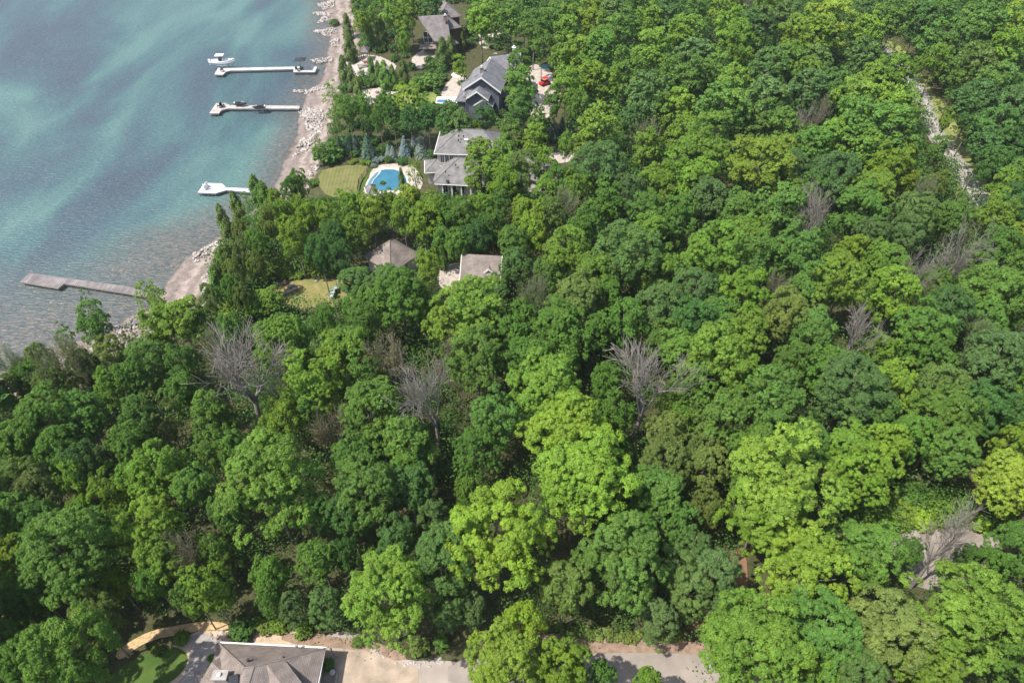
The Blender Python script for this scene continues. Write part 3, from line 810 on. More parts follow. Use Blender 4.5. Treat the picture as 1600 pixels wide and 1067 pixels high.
# --- pyramid-roofed garage
def yaw(a): return Vector((math.cos(a), math.sin(a), 0))
PK = P(609, 376, 6.2)
PH = thing('garage', 'small building with taupe pyramid roof beside the dry lawn', 'garage', (PK.x, PK.y, 0))
Lc = P(567.5, 408, 3.1)
hd = 5.0
ang = math.radians(4)
cor = [Vector((PK.x, PK.y, 0)) + yaw(ang + k * math.pi / 2 + math.pi) * hd for k in range(4)]
side = (cor[1] - cor[0]).length
hip(PH, cor[0], cor[1], side, 3.1, 6.2, M_ROOF_TAUPE, M_OFFWHITE)
nn = ((cor[0] + cor[1]) / 2 - hv(PK)).normalized()
window(PH, (cor[0] + cor[1]) / 2 - nn * 0.52 + Vector((0, 0, 1.6)), nn, 1.6, 1.3)
nn = ((cor[1] + cor[2]) / 2 - hv(PK)).normalized()
window(PH, (cor[1] + cor[2]) / 2 - nn * 0.52 + Vector((0, 0, 1.6)), nn, 1.4, 1.3)
vents(PH, [P(602, 385, 5.2), P(598, 394, 4.5)], 0.2)

# --- gable garage with dormer
G1, G2 = P(722, 396.5, 7.3), P(784, 400, 7.3)
GH = thing('garage', 'taupe gable-roofed garage with a small white-trimmed dormer', 'garage', ((G1.x + G2.x) / 2, (G1.y + G2.y) / 2, 0))
gable(GH, G1, G2, 3.4, 4.3, M_ROOF_TAUPE, M_OFFWHITE, over=0.4, trim=True)
D1 = P(763.5, 420, 6.2)
gable(GH, D1, D1 + Vector((0.15, 3.0, 0)), 1.6, 4.75, M_ROOF_TAUPE, M_BLUE_SIDING, over=0.25, trim='near', z0=3.5)
window(GH, D1 + Vector((0.0, 0.26, -0.95)), (-0.05, -1, 0), 0.7, 0.7)
MB().box(Vector((G1.x + 0.38, G1.y, 1.25)), (0.08, 2.6, 2.3)).build('garage_door', M_WHITE, GH)
window(GH, (G1.x + 2.2, G1.y - 3.03, 1.7), (0, -1, 0), 1.0, 1.1)

# --- house with the pool
H3 = thing('house', 'large grey hip-roofed two-storey house with white bay beside the pool', 'house', (-9, 127, 0))
A, B = P(678.5, 240, 6.3), P(788, 243, 6.3)
u3, v3, Q3 = hip(H3, A, B, 9.6, 6.3, 9.3, M_ROOF_GREY, M_OFFWHITE, gutter=[0, 3])
for k, xx in enumerate((1.3, 2.25, 3.2)):
    window(H3, hv(A) + u3 * (0.5 + xx - 0.3) + v3 * 0.5 + Vector((0, 0, 4.9)), -v3, 0.75, 1.7)
MB().box(hv(A) + u3 * 2.4 + v3 * 0.30 + Vector((0, 0, 3.5)), (4.2, 0.9, 0.25), math.atan2(u3.y, u3.x)).build('balcony', M_WHITE, H3)
for k in range(3):
    window(H3, hv(A) + u3 * 0.5 + v3 * (2.0 + k * 2.6) + Vector((0, 0, 4.7)), -u3, 1.2, 1.5)
vents(H3, [P(717, 213.5, 8.8), P(724.5, 214, 8.8), P(716.5, 220.5, 8.1), P(727, 221, 8.1)], 0.2)
C0, C1 = P(675, 287, 3.0), P(760, 291, 3.0)
uu, vv, QQ = hip(H3, C0, C1, 9.8, 3.0, 6.2, M_ROOF_GREY, M_OFFWHITE, gutter=[0], over=1.0)
sk = MB().box(P(699, 283, 3.55), (0.55, 0.8, 0.08), 0, 0).build('skylight', M_GLASS, H3)
for k in range(4):
    q = hv(C0) + uu * (2.0 + k * 1.9) + vv * 0.25
    MB().box((q.x, q.y, 1.35), (0.28, 0.28, 2.9)).build('porch_column', M_WHITE, H3)
for k in range(3):
    window(H3, hv(C0) + uu * (2.4 + k * 1.7) + vv * 1.0 + Vector((0, 0, 1.4)), -vv, 1.0, 1.8)
E0, E1 = P(664, 270, 2.9), P(704, 268, 2.9)
hip(H3, E0, E1, 5.0, 2.9, 4.4, M_ROOF_GREY, M_OFFWHITE, gutter=[0, 3])
vents(H3, [P(712, 259, 5.6), P(696.5, 269.5, 4.9)], 0.2)
chimney(H3, P(729, 225, 7.9), 0.5, 0.9, M_WHITE, False)
K0, K1 = P(768, 262, 3.4), P(860, 288, 3.4)
hip(H3, K0, K1, 7.0, 3.2, 5.6, M_ROOF_GREY, M_OFFWHITE)

# pool, its coping, rim basin, cabin
cop = [(587, 266.5), (594, 263), (596, 262.2), (623, 262.2), (640, 275), (640, 303), (575, 303), (570, 297), (571, 288), (575, 280), (581, 274), (586, 270)]
poolo = [(596, 264.8), (621, 264.8), (636, 277), (634, 298), (582, 298), (580.5, 290), (583, 282), (590, 275), (594, 270)]
rim = [(587.5, 269), (593, 268), (589, 274.5), (582, 281.5), (579.3, 290), (580.5, 297), (573.5, 297), (573.5, 289), (577, 281.5), (583, 275)]
pt = thing('swimming_pool', 'blue free-form swimming pool with pale curved rim beside striped lawn', 'swimming pool', tuple(P(607, 281, 0)))
def flatpart(name, pts, z0, z1, m, parent, it=1):
    mb = MB(); mb.prism([P(a, b, z1)[:2] for a, b in smooth_px(pts, it)], z0, z1)
    return mb.build(name, m, parent)
flatpart('coping', cop, -0.02, 0.16, M_COPING, pt)
flatpart('pool_water', poolo, 0.05, 0.175, M_POOL, pt)
flatpart('rim_basin', rim, 0.05, 0.172, M_POOL_PALE, pt)
CB = thing('pool_cabin', 'tiny grey-roofed pool cabin at the near end of the pool', 'cabin', tuple(P(581, 306, 0)))
a, b = P(574, 306, 2.3), P(592, 303, 2.3)
hip(CB, a, b, 3.4, 2.3, 3.4, M_ROOF_GREY, M_OFFWHITE, over=0.3, gutter=[0, 3])
vents(CB, [P(578, 304, 2.75)], 0.15)
FN = thing('fence', 'low dark fence curving between striped lawn and pool strip', 'fence', tuple(P(570, 280, 0)))
fp = [P(a, b, 0.0) for a, b in ((579, 261), (574, 270), (566, 279), (561, 287), (559.5, 299))]
mb = MB(); mb2 = MB()
for i in range(len(fp) - 1):
    for zz in (0.25, 0.6, 0.95):
        mb.tube([fp[i] + Vector((0, 0, zz)), fp[i + 1] + Vector((0, 0, zz))], [0.03, 0.03], 4)
    n = int((fp[i + 1] - fp[i]).length / 0.25)
    for k in range(n):
        q = fp[i].lerp(fp[i + 1], k / n); mb.tube([q, q + Vector((0, 0, 1.0))], [0.012, 0.012], 3)
mb.build('fence_panel', M_BLACK, FN)
for q in fp:
    MB().box(q + Vector((0, 0, 0.55)), (0.1, 0.1, 1.2)).build('fence_post', M_BLACK, FN)

# --- blue-grey gabled house
H2 = thing('house', 'blue-grey house with several white-trimmed gables and a slate roof', 'house', (-7, 160, 0))
gable(H2, P(752, 121, 9.4), P(768, 91, 9.4), 4.6, 6.2, M_ROOF_SLATE, M_BLUE_SIDING, trim='near', over=0.6)
gable(H2, P(766, 89, 9.0), P(812, 82.5, 9.0), 4.8, 5.4, M_ROOF_SLATE, M_BLUE_SIDING, over=0.5, trim=True)
hip(H2, P(724, 152, 5.0), P(778, 149, 5.0), 7.5, 5.0, 8.5, M_ROOF_SLATE, M_BLUE_SIDING)
gable(H2, P(745, 143, 7.2), P(751, 131, 7.2), 2.7, 5.3, M_ROOF_SLATE, M_BLUE_SIDING, trim='near', over=0.5)
gable(H2, P(755, 155, 5.2), P(760, 143, 5.2), 2.3, 3.6, M_ROOF_SLATE, M_WOOD_WALL, trim='near', over=0.4)
hip(H2, P(711, 158, 3.4), P(742, 160, 3.4), 6.5, 3.4, 5.8, M_ROOF_SLATE, M_BLUE_SIDING)
hip(H2, P(772, 152, 3.0), P(795, 152, 3.0), 4.0, 3.0, 4.0, M_ROOF_SLATE, M_BLUE_SIDING)
gable(H2, P(784, 117, 6.8), P(777, 110, 6.8), 1.3, 5.6, M_ROOF_SLATE, M_BLUE_SIDING, over=0.2, z0=4.6, walls=True)
q = P(755, 155, 5.2); d3 = (hv(P(760, 143, 5.2)) - hv(q)).normalized()
window(H2, hv(q) + d3 * 0.4 + Vector((0, 0, 1.7)), -d3, 1.3, 1.7)
chimney(H2, P(753, 116, 8.6), 0.9, 1.5, None)
chimney(H2, P(774, 92, 8.0), 0.7, 1.2, None, False)
chimney(H2, P(803, 83, 8.6), 0.8, 1.3, M_WHITE)

# --- chalet
H1 = thing('chalet', 'grey-brown chalet with steep prow roof and tall glass gable', 'house', (-20, 190, 0))
gable(H1, P(652, 26, 10.0), P(698, 23, 10.0), 6.8, 5.6, M_ROOF_CHALET, M_WOOD_WALL, s1=3.6, s2=0, over=0.6, trim=None)
hip(H1, P(686, 30, 6.6), P(721, 26, 6.6), 9.5, 6.6, 9.3, M_ROOF_CHALET, M_WOOD_WALL)
hip(H1, P(687, 49, 6.4), P(722, 43, 6.4), 7.0, 6.4, 8.9, M_ROOF_CHALET, M_WOOD_WALL)
hip(H1, P(697, 72, 3.8), P(717, 68, 3.8), 5.0, 3.8, 5.5, M_ROOF_CHALET, M_WOOD_WALL)
gw = P(672, 60, 3.8)
mb = MB(); fr = MB()
uu = (hv(P(681, 60, 4)) - hv(P(668, 60, 4))).normalized()
mb.box(hv(gw) + Vector((0, 0.4, 3.9)), (3.6, 0.1, 3.0)).build('gable_glass', M_GLASS, H1)
for k in range(4):
    fr.box(hv(gw) + Vector((-1.8 + k * 1.2, 0.3, 3.9)), (0.14, 0.16, 3.1))
for z in (2.4, 3.9, 5.4):
    fr.box(hv(gw) + Vector((0, 0.305, z)), (3.7, 0.15, 0.14))
fr.build('glass_frame', M_OFFWHITE, H1)
MB().box(hv(gw) + Vector((0.2, 0.9, 1.1)), (3.4, 1.2, 2.4)).build('stone_base', M_STONE_WALL, H1)
MB().box(hv(gw) + Vector((-0.4, -1.6, 2.1)), (5.0, 3.2, 0.2)).build('balcony', M_GREY_WOOD, H1)
MB().box(hv(gw) + Vector((-1.6, -0.2, 1.0)), (0.8, 0.6, 2.2)).build('stone_pier', M_STONE_WALL, H1)
chimney(H1, P(696, 33, 9.2), 0.9, 1.3)

# --- small gazebo and pavers among the cedars near the shore
GZ = thing('gazebo', 'small grey shingled gazebo half hidden in cedars near the shore', 'gazebo', tuple(P(569, 84, 0)))
g0, g1 = P(562, 82, 2.6), P(575, 82, 2.6)
hip(GZ, g0, g1, 3.2, 2.6, 3.8, M_ROOF_CHALET, M_WOOD_WALL, walls=False)
L_ = (g1 - g0).length
for sx in (0.25, L_ - 0.25):
    for sy in (0.25, 2.95):
        MB().box((g0.x + sx, g0.y + sy, 1.2), (0.16, 0.16, 2.5)).build('post', M_WOOD_WALL, GZ)

# ------------------------------------------------------------------ docks
def dock(name, label, outline, z, boards, parts_posts, tan=False, thick=0.22):
    pts = [P(a, b, z) for a, b in outline]
    c = sum((hv(p) for p in pts), Vector()) / len(pts)
    t = thing(name, label, 'dock', (c.x, c.y, WATER_Z), 0, 'docks reaching into the lake')
    mb = MB(); mb.prism([(p.x, p.y) for p in pts], z - thick, z)
    mb.build('deck', boards, t)
    fm = MB()
    n = len(pts)
    for i in range(n):
        a, b = pts[i], pts[(i + 1) % n]
        d = b - a
        if d.length < 0.4: continue
        nv = Vector((d.y, -d.x, 0)).normalized()
        m = (a + b) / 2
        fm.box((m.x + nv.x * 0.04, m.y + nv.y * 0.04, z - 0.17), (d.length, 0.09, 0.3), math.atan2(d.y, d.x))
    fm.build('side_beam', M_POST if name != 'wooden_dock' else M_GREY_WOOD, t)
    for (a, b) in parts_posts:
        q = P(a, b, z)
        g = zt(q.x, q.y)
        MB().tube([(q.x, q.y, g - 0.3), (q.x, q.y, z - 0.02)], [0.07, 0.07], 6).build('post', M_POST if name != 'wooden_dock' else M_GREY_WOOD, t)
    return t
DZ = -1.65
def along(a, b, n): return [(a[0] + (b[0] - a[0]) * i / (n - 1), a[1] + (b[1] - a[1]) * i / (n - 1)) for i in range(n)]
dock('dock', 'long white dock with an angled end platform, farthest up the shore', [(341, 106), (335, 116.5), (348, 117), (353, 112.5), (360, 110.6), (459, 108.2), (458.5, 112.8), (492, 112.8), (495.5, 104.5), (485, 104.5), (480, 108.5), (468, 109), (468, 104.4), (346, 107)],
     DZ, M_DECK_WHITE, along((364, 110.2), (450, 108), 7) + along((461, 112.4), (489, 112.4), 3) + [(337, 116), (346, 116.6)])
dock('dock', 'tan boarded dock carrying jet skis, second from the top', [(338, 161.5), (327, 177.3), (342, 177.3), (345, 172.8), (356, 169.7), (467, 170), (468.5, 165.7), (359, 164.7), (351.5, 161.2)],
     DZ, M_DECK_TAN, along((360, 169.4), (462, 169.6), 8) + [(329.5, 176.8), (340, 176.8)])
dock('dock', 'white dock with a broad pointed platform running out of the cedars', [(320, 286), (309, 301), (337, 302), (354, 297), (386, 300), (402, 301.5), (403, 296), (387.5, 294.6), (353, 293), (347, 287)],
     DZ, M_DECK_WHITE2, [(311, 300.5), (324, 301.3), (336, 301.5), (354, 296.6), (370, 298), (386, 299.6)])
dock('wooden_dock', 'weathered grey wooden dock with a wide offset end, nearest the camera', [(46, 427), (32.5, 440), (91, 450), (100, 442.5), (196, 457.5), (228, 463), (232, 456), (195, 447.5), (100, 434.5)],
     DZ, M_DECK_GREY, along((36, 440), (88, 449), 5) + along((104, 442.6), (190, 456), 7))
def dock_chair(px, py, z, rz, label, m, s=1.0, group=None):
    q = P(px, py, z)
    t = thing('armchair', label, 'chair', tuple(q), rz, group)
    def part(name, c, size, tilt=0):
        o = MB().box((c[0] * s, c[1] * s, c[2] * s), [k * s for k in size], 0, tilt).build(name, m, None); o.parent = t; return o
    part('seat', (0, 0, 0.38), (0.55, 0.6, 0.06), 0.12)
    part('backrest', (-0.32, 0, 0.72), (0.06, 0.58, 0.8), -0.3)
    for sy in (-1, 1):
        part('armrest', (0.02, sy * 0.36, 0.58), (0.7, 0.12, 0.04))
        part('leg', (0.28, sy * 0.34, 0.28), (0.08, 0.05, 0.56))
        part('leg', (-0.3, sy * 0.34, 0.28), (0.08, 0.05, 0.56))
    return t
dock_chair(344, 168.0, DZ, 2.6, 'left dark armchair of a pair on the tan dock end', M_BLACK, 1.25)
dock_chair(348.5, 167.6, DZ, 0.6, 'right dark armchair of a pair on the tan dock end', M_BLACK, 1.25)
dock_chair(347, 112.0, DZ, 2.2, 'pale grey armchair on the end of the long white dock', M_GREY_WOOD, 1.2)
dock_chair(322, 292.0, DZ, 2.5, 'upper white armchair on the broad white dock platform', M_WHITE, 1.15)
dock_chair(321, 296.0, DZ, 2.5, 'lower white armchair on the broad white dock platform', M_WHITE, 1.15)
dock_chair(465.5, 111.2, DZ, 1.2, 'left black armchair below the charcoal dock umbrella', M_BLACK, 1.25)
dock_chair(472, 109.5, DZ, 0.4, 'right black armchair below the charcoal dock umbrella', M_BLACK, 1.25)
# umbrella on the dock
q = P(471, 108.8, DZ)
U = thing('umbrella', 'square charcoal umbrella on a pole at the shore end of the white dock', 'umbrella', tuple(q))
MB().tube([q, q + Vector((0, 0, 2.9))], [0.06, 0.05], 8).build('pole', M_POST, U)
top = q + Vector((0.2, 0, 3.1))
c4 = [Vector((-1.5, -1.3, -0.35)), Vector((1.5, -1.3, -0.35)), Vector((1.5, 1.3, -0.35)), Vector((-1.5, 1.3, -0.35)), Vector((0, 0, 0.1))]
MB().solidify([tuple(top + c) for c in c4], [(0, 1, 4), (1, 2, 4), (2, 3, 4), (3, 0, 4)], 0.06).build('canopy', M_CANVAS, U)
MB().box(q + Vector((0, 0, 0.08)), (0.8, 0.8, 0.14)).build('base', M_BLACK, U)

# boat on a lift
def loft(mb, secs):
    """secs: list of (x, [(y,z)...]) closed sections"""
    n = len(secs[0][1]); b = len(mb.v)
    for x, pr_ in secs:
        for y, z in pr_: mb.v.append((x, y, z))
    for i in range(len(secs) - 1):
        for k in range(n):
            a = b + i * n + k; c = b + i * n + (k + 1) % n
            mb.f.append((a, c, c + n, a + n))
    mb.f.append(tuple(b + k for k in range(n))[::-1]); mb.f.append(tuple(b + (len(secs) - 1) * n + k for k in range(n)))
    return mb
q = P(347.5, 101.0, -1.1)
BT = thing('motorboat', 'white motorboat with a hard top, raised beside the long white dock', 'boat', tuple(q), math.radians(3))
def local(mb, name, m, parent, smooth=False):
    o = mb.build(name, m, None, smooth=smooth); o.parent = parent; return o
def sec(w, zk, zs, fl=0.8): return [(0, zk), (w * fl, zk + (zs - zk) * 0.4), (w, zs), (w * 0.86, zs + 0.02), (w * 0.8, zs - 0.42), (-w * 0.8, zs - 0.42), (-w * 0.86, zs + 0.02), (-w, zs), (-w * fl, zk + (zs - zk) * 0.4)]
local(loft(MB(), [(-3.1, sec(1.15, 0.1, 1.0)), (-1.5, sec(1.25, 0.0, 1.02)), (0.5, sec(1.22, 0.0, 1.1)), (2.0, sec(0.9, 0.12, 1.28)), (3.0, sec(0.45, 0.4, 1.45)), (3.6, sec(0.06, 0.95, 1.6))]), 'hull', M_BOAT, BT)
local(MB().box((-0.1, 0, 1.1), (1.1, 0.9, 1.0)).box((-0.9, 0, 0.95), (0.5, 0.9, 0.7)), 'console', M_BOAT, BT)
local(MB().box((0.3, 0, 1.75), (0.06, 1.0, 0.7), 0, -0.35).box((-0.15, 0.52, 1.5), (0.9, 0.04, 0.8)).box((-0.15, -0.52, 1.5), (0.9, 0.04, 0.8)), 'windshield', M_GLASS, BT)
mb = MB()
for sx in (-0.75, 0.55):
    for sy in (-0.62, 0.62): mb.tube([(sx, sy, 0.6), (sx * 0.9, sy, 2.5)], [0.03, 0.03], 5)
local(mb, 'top_frame', M_POST, BT)
local(MB().box((-0.15, 0, 2.56), (2.2, 1.7, 0.1)).box((-0.15, 0, 2.63), (1.8, 1.3, 0.06)), 'hard_top', M_BOAT, BT)
local(MB().box((-3.3, 0, 1.05), (0.5, 0.45, 0.75)).box((-3.35, 0, 0.35), (0.18, 0.12, 0.9)), 'outboard_motor', M_BOAT, BT)
local(MB().tube([(0.9, 0.95, 1.25), (2.3, 0.72, 1.65), (3.4, 0, 1.85), (2.3, -0.72, 1.65), (0.9, -0.95, 1.25)], [0.025] * 5, 5), 'bow_rail', M_POST, BT)
BLF = thing('boat_lift', 'metal boat lift frame cradling the white motorboat', 'boat lift', tuple(P(350, 101.5, WATER_Z)))
mb = MB(); c = Vector(BLF.location)
for sx in (-1.7, 1.9):
    for sy in (-1.5, 1.4):
        mb.tube([c + Vector((sx, sy, -0.8)), c + Vector((sx, sy, 1.55))], [0.07, 0.07], 6)
    mb.tube([c + Vector((sx, -1.5, 1.15)), c + Vector((sx, 1.4, 1.15))], [0.07, 0.07], 6)
mb.tube([c + Vector((-1.7, -1.5, 0.3)), c + Vector((1.9, -1.5, 0.3))], [0.05, 0.05], 6)
mb.tube([c + Vector((-1.7, 1.4, 0.3)), c + Vector((1.9, 1.4, 0.3))], [0.05, 0.05], 6)
mb.build('frame', M_POST, BLF)
def jetski(px, py, z, rz, label):
    q = P(px, py, z)
    t = thing('jet_ski', label, 'jet ski', tuple(q), rz, 'jet skis on the tan dock')
    def s2(w, z0, z1): return [(0, z0), (w, z0 + 0.15), (w, z1 - 0.08), (w * 0.6, z1), (-w * 0.6, z1), (-w, z1 - 0.08), (-w, z0 + 0.15)]
    local(loft(MB(), [(-1.5, s2(0.52, 0.05, 0.5)), (0.3, s2(0.56, 0.0, 0.58)), (1.1, s2(0.4, 0.12, 0.68)), (1.6, s2(0.08, 0.35, 0.62))]), 'hull', M_BLACK, t)
    local(loft(MB(), [(-1.3, s2(0.2, 0.5, 0.78)), (-0.2, s2(0.22, 0.55, 0.86)), (0.2, s2(0.2, 0.55, 0.8))]), 'seat', M_CANVAS, t)
    local(loft(MB(), [(0.25, s2(0.26, 0.6, 1.0)), (0.7, s2(0.28, 0.6, 0.95)), (1.3, s2(0.12, 0.6, 0.75))]), 'cowl', M_GREY_WOOD, t)
    local(MB().tube([(0.25, -0.38, 1.1), (0.35, 0, 1.05), (0.25, 0.38, 1.1)], [0.035] * 3, 6), 'handlebar', M_BLACK, t)
    local(MB().box((-1.35, 0, 0.62), (0.35, 0.5, 0.22)), 'stern_cap', M_WHITE, t)
    mb = MB()
    for sx in (-0.8, 0.7):
        for sy in (-0.5, 0.5): mb.tube([(sx, sy, 0.1), (sx * 1.1, sy * 1.3, -1.7)], [0.035, 0.035], 4)
    local(mb, 'cradle', M_POST, t)
jetski(376, 164.5, -1.35, math.radians(-2), 'black jet ski with white stern on a cradle behind the tan dock')
jetski(405.5, 170.0, -1.25, math.radians(8) + math.pi, 'black jet ski raised on a cradle at the near side of the tan dock')

# ------------------------------------------------------------------ garden furniture, boulders, small vehicles
dock_chair(520, 460, 0.04, 3.6, 'upper pale green armchair of three on the dry lawn', M_GREEN_CHAIR, 1.25, 'armchairs on the dry lawn')
dock_chair(524, 455, 0.04, 3.6, 'right-hand pale green armchair of three, nearest the overhanging tree', M_GREEN_CHAIR, 1.25, 'armchairs on the dry lawn')
dock_chair(519, 466, 0.04, 3.3, 'lowest pale green armchair of three on the dry lawn', M_GREEN_CHAIR, 1.25, 'armchairs on the dry lawn')
def boulder(px, py, r, m, label, sq=0.6, seed=1):
    q = P(px, py, 0)
    rng = random.Random(seed)
    mb = MB(); mb.ico((q.x, q.y, r * sq * 0.6), r, rng, sq, 0.22)
    o = mb.build('boulder', m, None, uv=False)
    sub = o.modifiers.new('round', 'SUBSURF'); sub.levels = 1; sub.render_levels = 1
    return tag(o, label, 'boulder', 'boulders around the dry lawn')
boulder(446, 443, 0.75, M_BROWN_STONE, 'largest dark brown boulder at the upper left of the dry lawn', 0.6, 2)
boulder(432.5, 444, 0.4, M_COPING, 'small cream boulder left of the dark brown boulder', 0.6, 3)
boulder(457, 434.5, 0.55, M_FLAG, 'grey boulder above the dark brown one at the shrub edge', 0.6, 4)
boulder(428, 425, 0.7, M_FLAG, 'pale grey boulder among the shrubs above the dry lawn', 0.6, 5)
boulder(494, 440, 0.4, M_ROCK, 'small pale boulder at the far edge of the dry lawn', 0.6, 6)
boulder(590, 146, 0.7, M_BROWN_STONE, 'brown boulder beside the pale beach path', 0.6, 8)
def bench(px, py, rz, L, label):
    q = P(px, py, 0.03)
    t = thing('bench', label, 'bench', tuple(q), rz)
    local(MB().box((0, 0, 0.45), (L, 0.7, 0.1)), 'seat', M_GREY_WOOD, t)
    for s in (-1, 1): local(MB().box((s * (L / 2 - 0.3), 0, 0.21), (0.25, 0.6, 0.38)), 'leg', M_GREY_WOOD, t)
bench(453, 458, math.radians(38), 2.6, 'longer grey plank bench on the left of the dry lawn')
bench(455.5, 450, math.radians(35), 1.4, 'shorter grey plank bench behind the longer one')
# beige umbrella on the terrace of the blue-grey house
q = P(717, 131, 0.05)
U = thing('umbrella', 'large beige umbrella on the terrace left of the blue-grey house', 'umbrella', tuple(q))
MB().tube([q, q + Vector((0, 0, 2.7))], [0.05, 0.05], 6).build('pole', M_POST, U)
tp = q + Vector((0, 0, 2.9))
rim_ = [tp + Vector((math.cos(k * math.pi / 4) * 1.9, math.sin(k * math.pi / 4) * 1.9, -0.55)) for k in range(8)]
MB().solidify([tuple(p) for p in rim_] + [tuple(tp)], [(k, (k + 1) % 8, 8) for k in range(8)], 0.05).build('canopy', M_BEIGE, U)
# hot tub with white surround
q = P(692, 160, 0.04)
t = thing('plunge_pool', 'small blue plunge pool with white surround left of the blue-grey house', 'pool', tuple(q))
MB().box(q + Vector((1.0, 0.2, 0.25)), (5.2, 3.6, 0.5)).build('surround', M_WHITE, t)
MB().box(q + Vector((-0.2, -0.4, 0.265)), (2.4, 1.6, 0.5)).build('pool_water', M_POOL, t)
def kayak(px, py, rz, m, label):
    q = P(px, py, 0.2)
    t = thing('kayak', label, 'kayak', tuple(q), rz, 'kayaks stored at the yard edge')
    def s3(w): return [(0, -0.14), (w, 0.0), (w * 0.5, 0.14), (-w * 0.5, 0.14), (-w, 0.0)]
    local(loft(MB(), [(-1.9, s3(0.03)), (-1.2, s3(0.27)), (0, s3(0.36)), (1.2, s3(0.27)), (1.9, s3(0.03))]), 'hull', m, t)
    local(MB().tube([(0.45, 0, 0.15), (0.3, .17, 0.16), (-0.3, .17, 0.16), (-0.45, 0, 0.15), (-0.3, -.17, 0.16), (0.3, -.17, 0.16), (0.45, 0, 0.15)], [0.03] * 7, 5), 'cockpit_rim', M_BLACK, t)
kayak(852, 102, math.radians(28), M_CYAN, 'turquoise kayak, left of the pair at the far end of the yard')
kayak(857, 104, math.radians(22), M_CYAN, 'turquoise kayak, right of the pair at the far end of the yard')
# small red vehicle on the yard
q = P(851, 133, 0.03)
t = thing('utility_vehicle', 'small bright red open vehicle parked on the pale gravel yard', 'vehicle', tuple(q), math.radians(35))
local(loft(MB(), [(-1.4, [(-.7, .45), (.7, .45), (.7, .95), (-.7, .95)]), (0.2, [(-.75, .4), (.75, .4), (.75, .8), (-.75, .8)]), (0.9, [(-.7, .4), (.7, .4), (.62, 1.05), (-.62, 1.05)]), (1.5, [(-.55, .45), (.55, .45), (.45, .85), (-.45, .85)])]), 'body', M_RED, t)
for sx in (-0.95, 0.95):
    for sy in (-0.72, 0.72): local(MB().tube([(sx, sy - 0.13, 0.33), (sx, sy + 0.13, 0.33)], [0.33, 0.33], 12), 'wheel', M_BLACK, t)
local(MB().box((-0.3, 0, 0.98), (0.6, 1.2, 0.2)).box((-0.62, 0, 1.25), (0.12, 1.2, 0.5)), 'seat', M_BLACK, t)
mb = MB()
for sx in (-0.75, 0.55):
    for sy in (-0.6, 0.6): mb.tube([(sx, sy, 0.8), (sx * 0.85, sy * 0.9, 1.85)], [0.03, 0.03], 5)
local(mb, 'roll_cage', M_BLACK, t)
local(MB().box((-0.08, 0, 1.9), (1.5, 1.3, 0.06)), 'canopy', M_RED, t)
q = P(573, 97, 0.0)
t = thing('lounge_chair', 'dusty red lounge chair beside the hidden gazebo', 'chair', (q.x, q.y, zt(q.x, q.y)), 0.5)
local(MB().box((0, 0, 0.35), (2.0, 0.8, 0.12)), 'seat', M_RED_BROWN, t)
local(MB().box((-1.1, 0, 0.62), (0.1, 0.8, 0.8), 0, -0.6), 'backrest', M_RED_BROWN, t)
for sx in (-.8, .8):
    for sy in (-.3, .3): local(MB().box((sx, sy, 0.15), (0.07, 0.07, 0.32)), 'leg', M_GREY_WOOD, t)
q = P(566, 104, 0.0)
t = thing('picnic_table', 'grey wooden picnic table in the sandy clearing near the gazebo', 'table', (q.x, q.y, zt(q.x, q.y)), 0.3)
local(MB().box((0, 0, 0.75), (2.6, 1.0, 0.08)), 'tabletop', M_GREY_WOOD, t)
for s in (-1, 1):
    local(MB().box((0, s * 0.85, 0.45), (2.6, 0.35, 0.06)), 'bench_seat', M_GREY_WOOD, t)
    local(MB().box((s * 1.0, 0, 0.36), (0.12, 1.5, 0.7)), 'leg', M_GREY_WOOD, t)

# ------------------------------------------------------------------ foliage generators (numpy)
def norm(a): return a / np.maximum(np.linalg.norm(a, axis=-1, keepdims=True), 1e-9)
def sphere_dirs(n, rng): return norm(rng.normal(size=(n, 3)))
def fib(n, rng, jit=0.12):
    i = np.arange(n) + 0.5
    ph = np.arccos(1 - 2 * i / n); th = np.pi * (1 + 5 ** .5) * i + rng.uniform(0, 6.28)
    d = np.stack([np.cos(th) * np.sin(ph), np.sin(th) * np.sin(ph), np.cos(ph)], 1)
    return norm(d + rng.normal(size=d.shape) * jit)
def leaf_quads(C, Nn, size, aspect, rng):
    """bent leaf-cluster faces: returns (n*4,3) vertices"""
    r = norm(np.cross(Nn, rng.normal(size=Nn.shape)))
    b = np.cross(Nn, r)
    s = size[:, None] * 0.5
    a = s * aspect
    v = np.stack([C - r * s - b * a * 0.5, C + r * s * 0.1 - b * a, C + r * s + b * a * 0.4, C - r * s * 0.2 + b * a], 1)
    return v.reshape(-1, 3)
def leaf_mesh(name, V, tint, material):
    n = len(V) // 4
    me = bpy.data.meshes.new(name)
    me.vertices.add(len(V)); me.vertices.foreach_set('co', V.astype(np.float32).ravel())
    me.loops.add(n * 4); me.loops.foreach_set('vertex_index', np.arange(n * 4, dtype=np.int32))
    me.polygons.add(n); me.polygons.foreach_set('loop_start', np.arange(0, n * 4, 4, dtype=np.int32))
    me.update(calc_edges=True)
    at = me.attributes.new('tint', 'FLOAT', 'POINT'); at.data.foreach_set('value', np.repeat(tint, 4).astype(np.float32))
    me.materials.append(material)
    return me
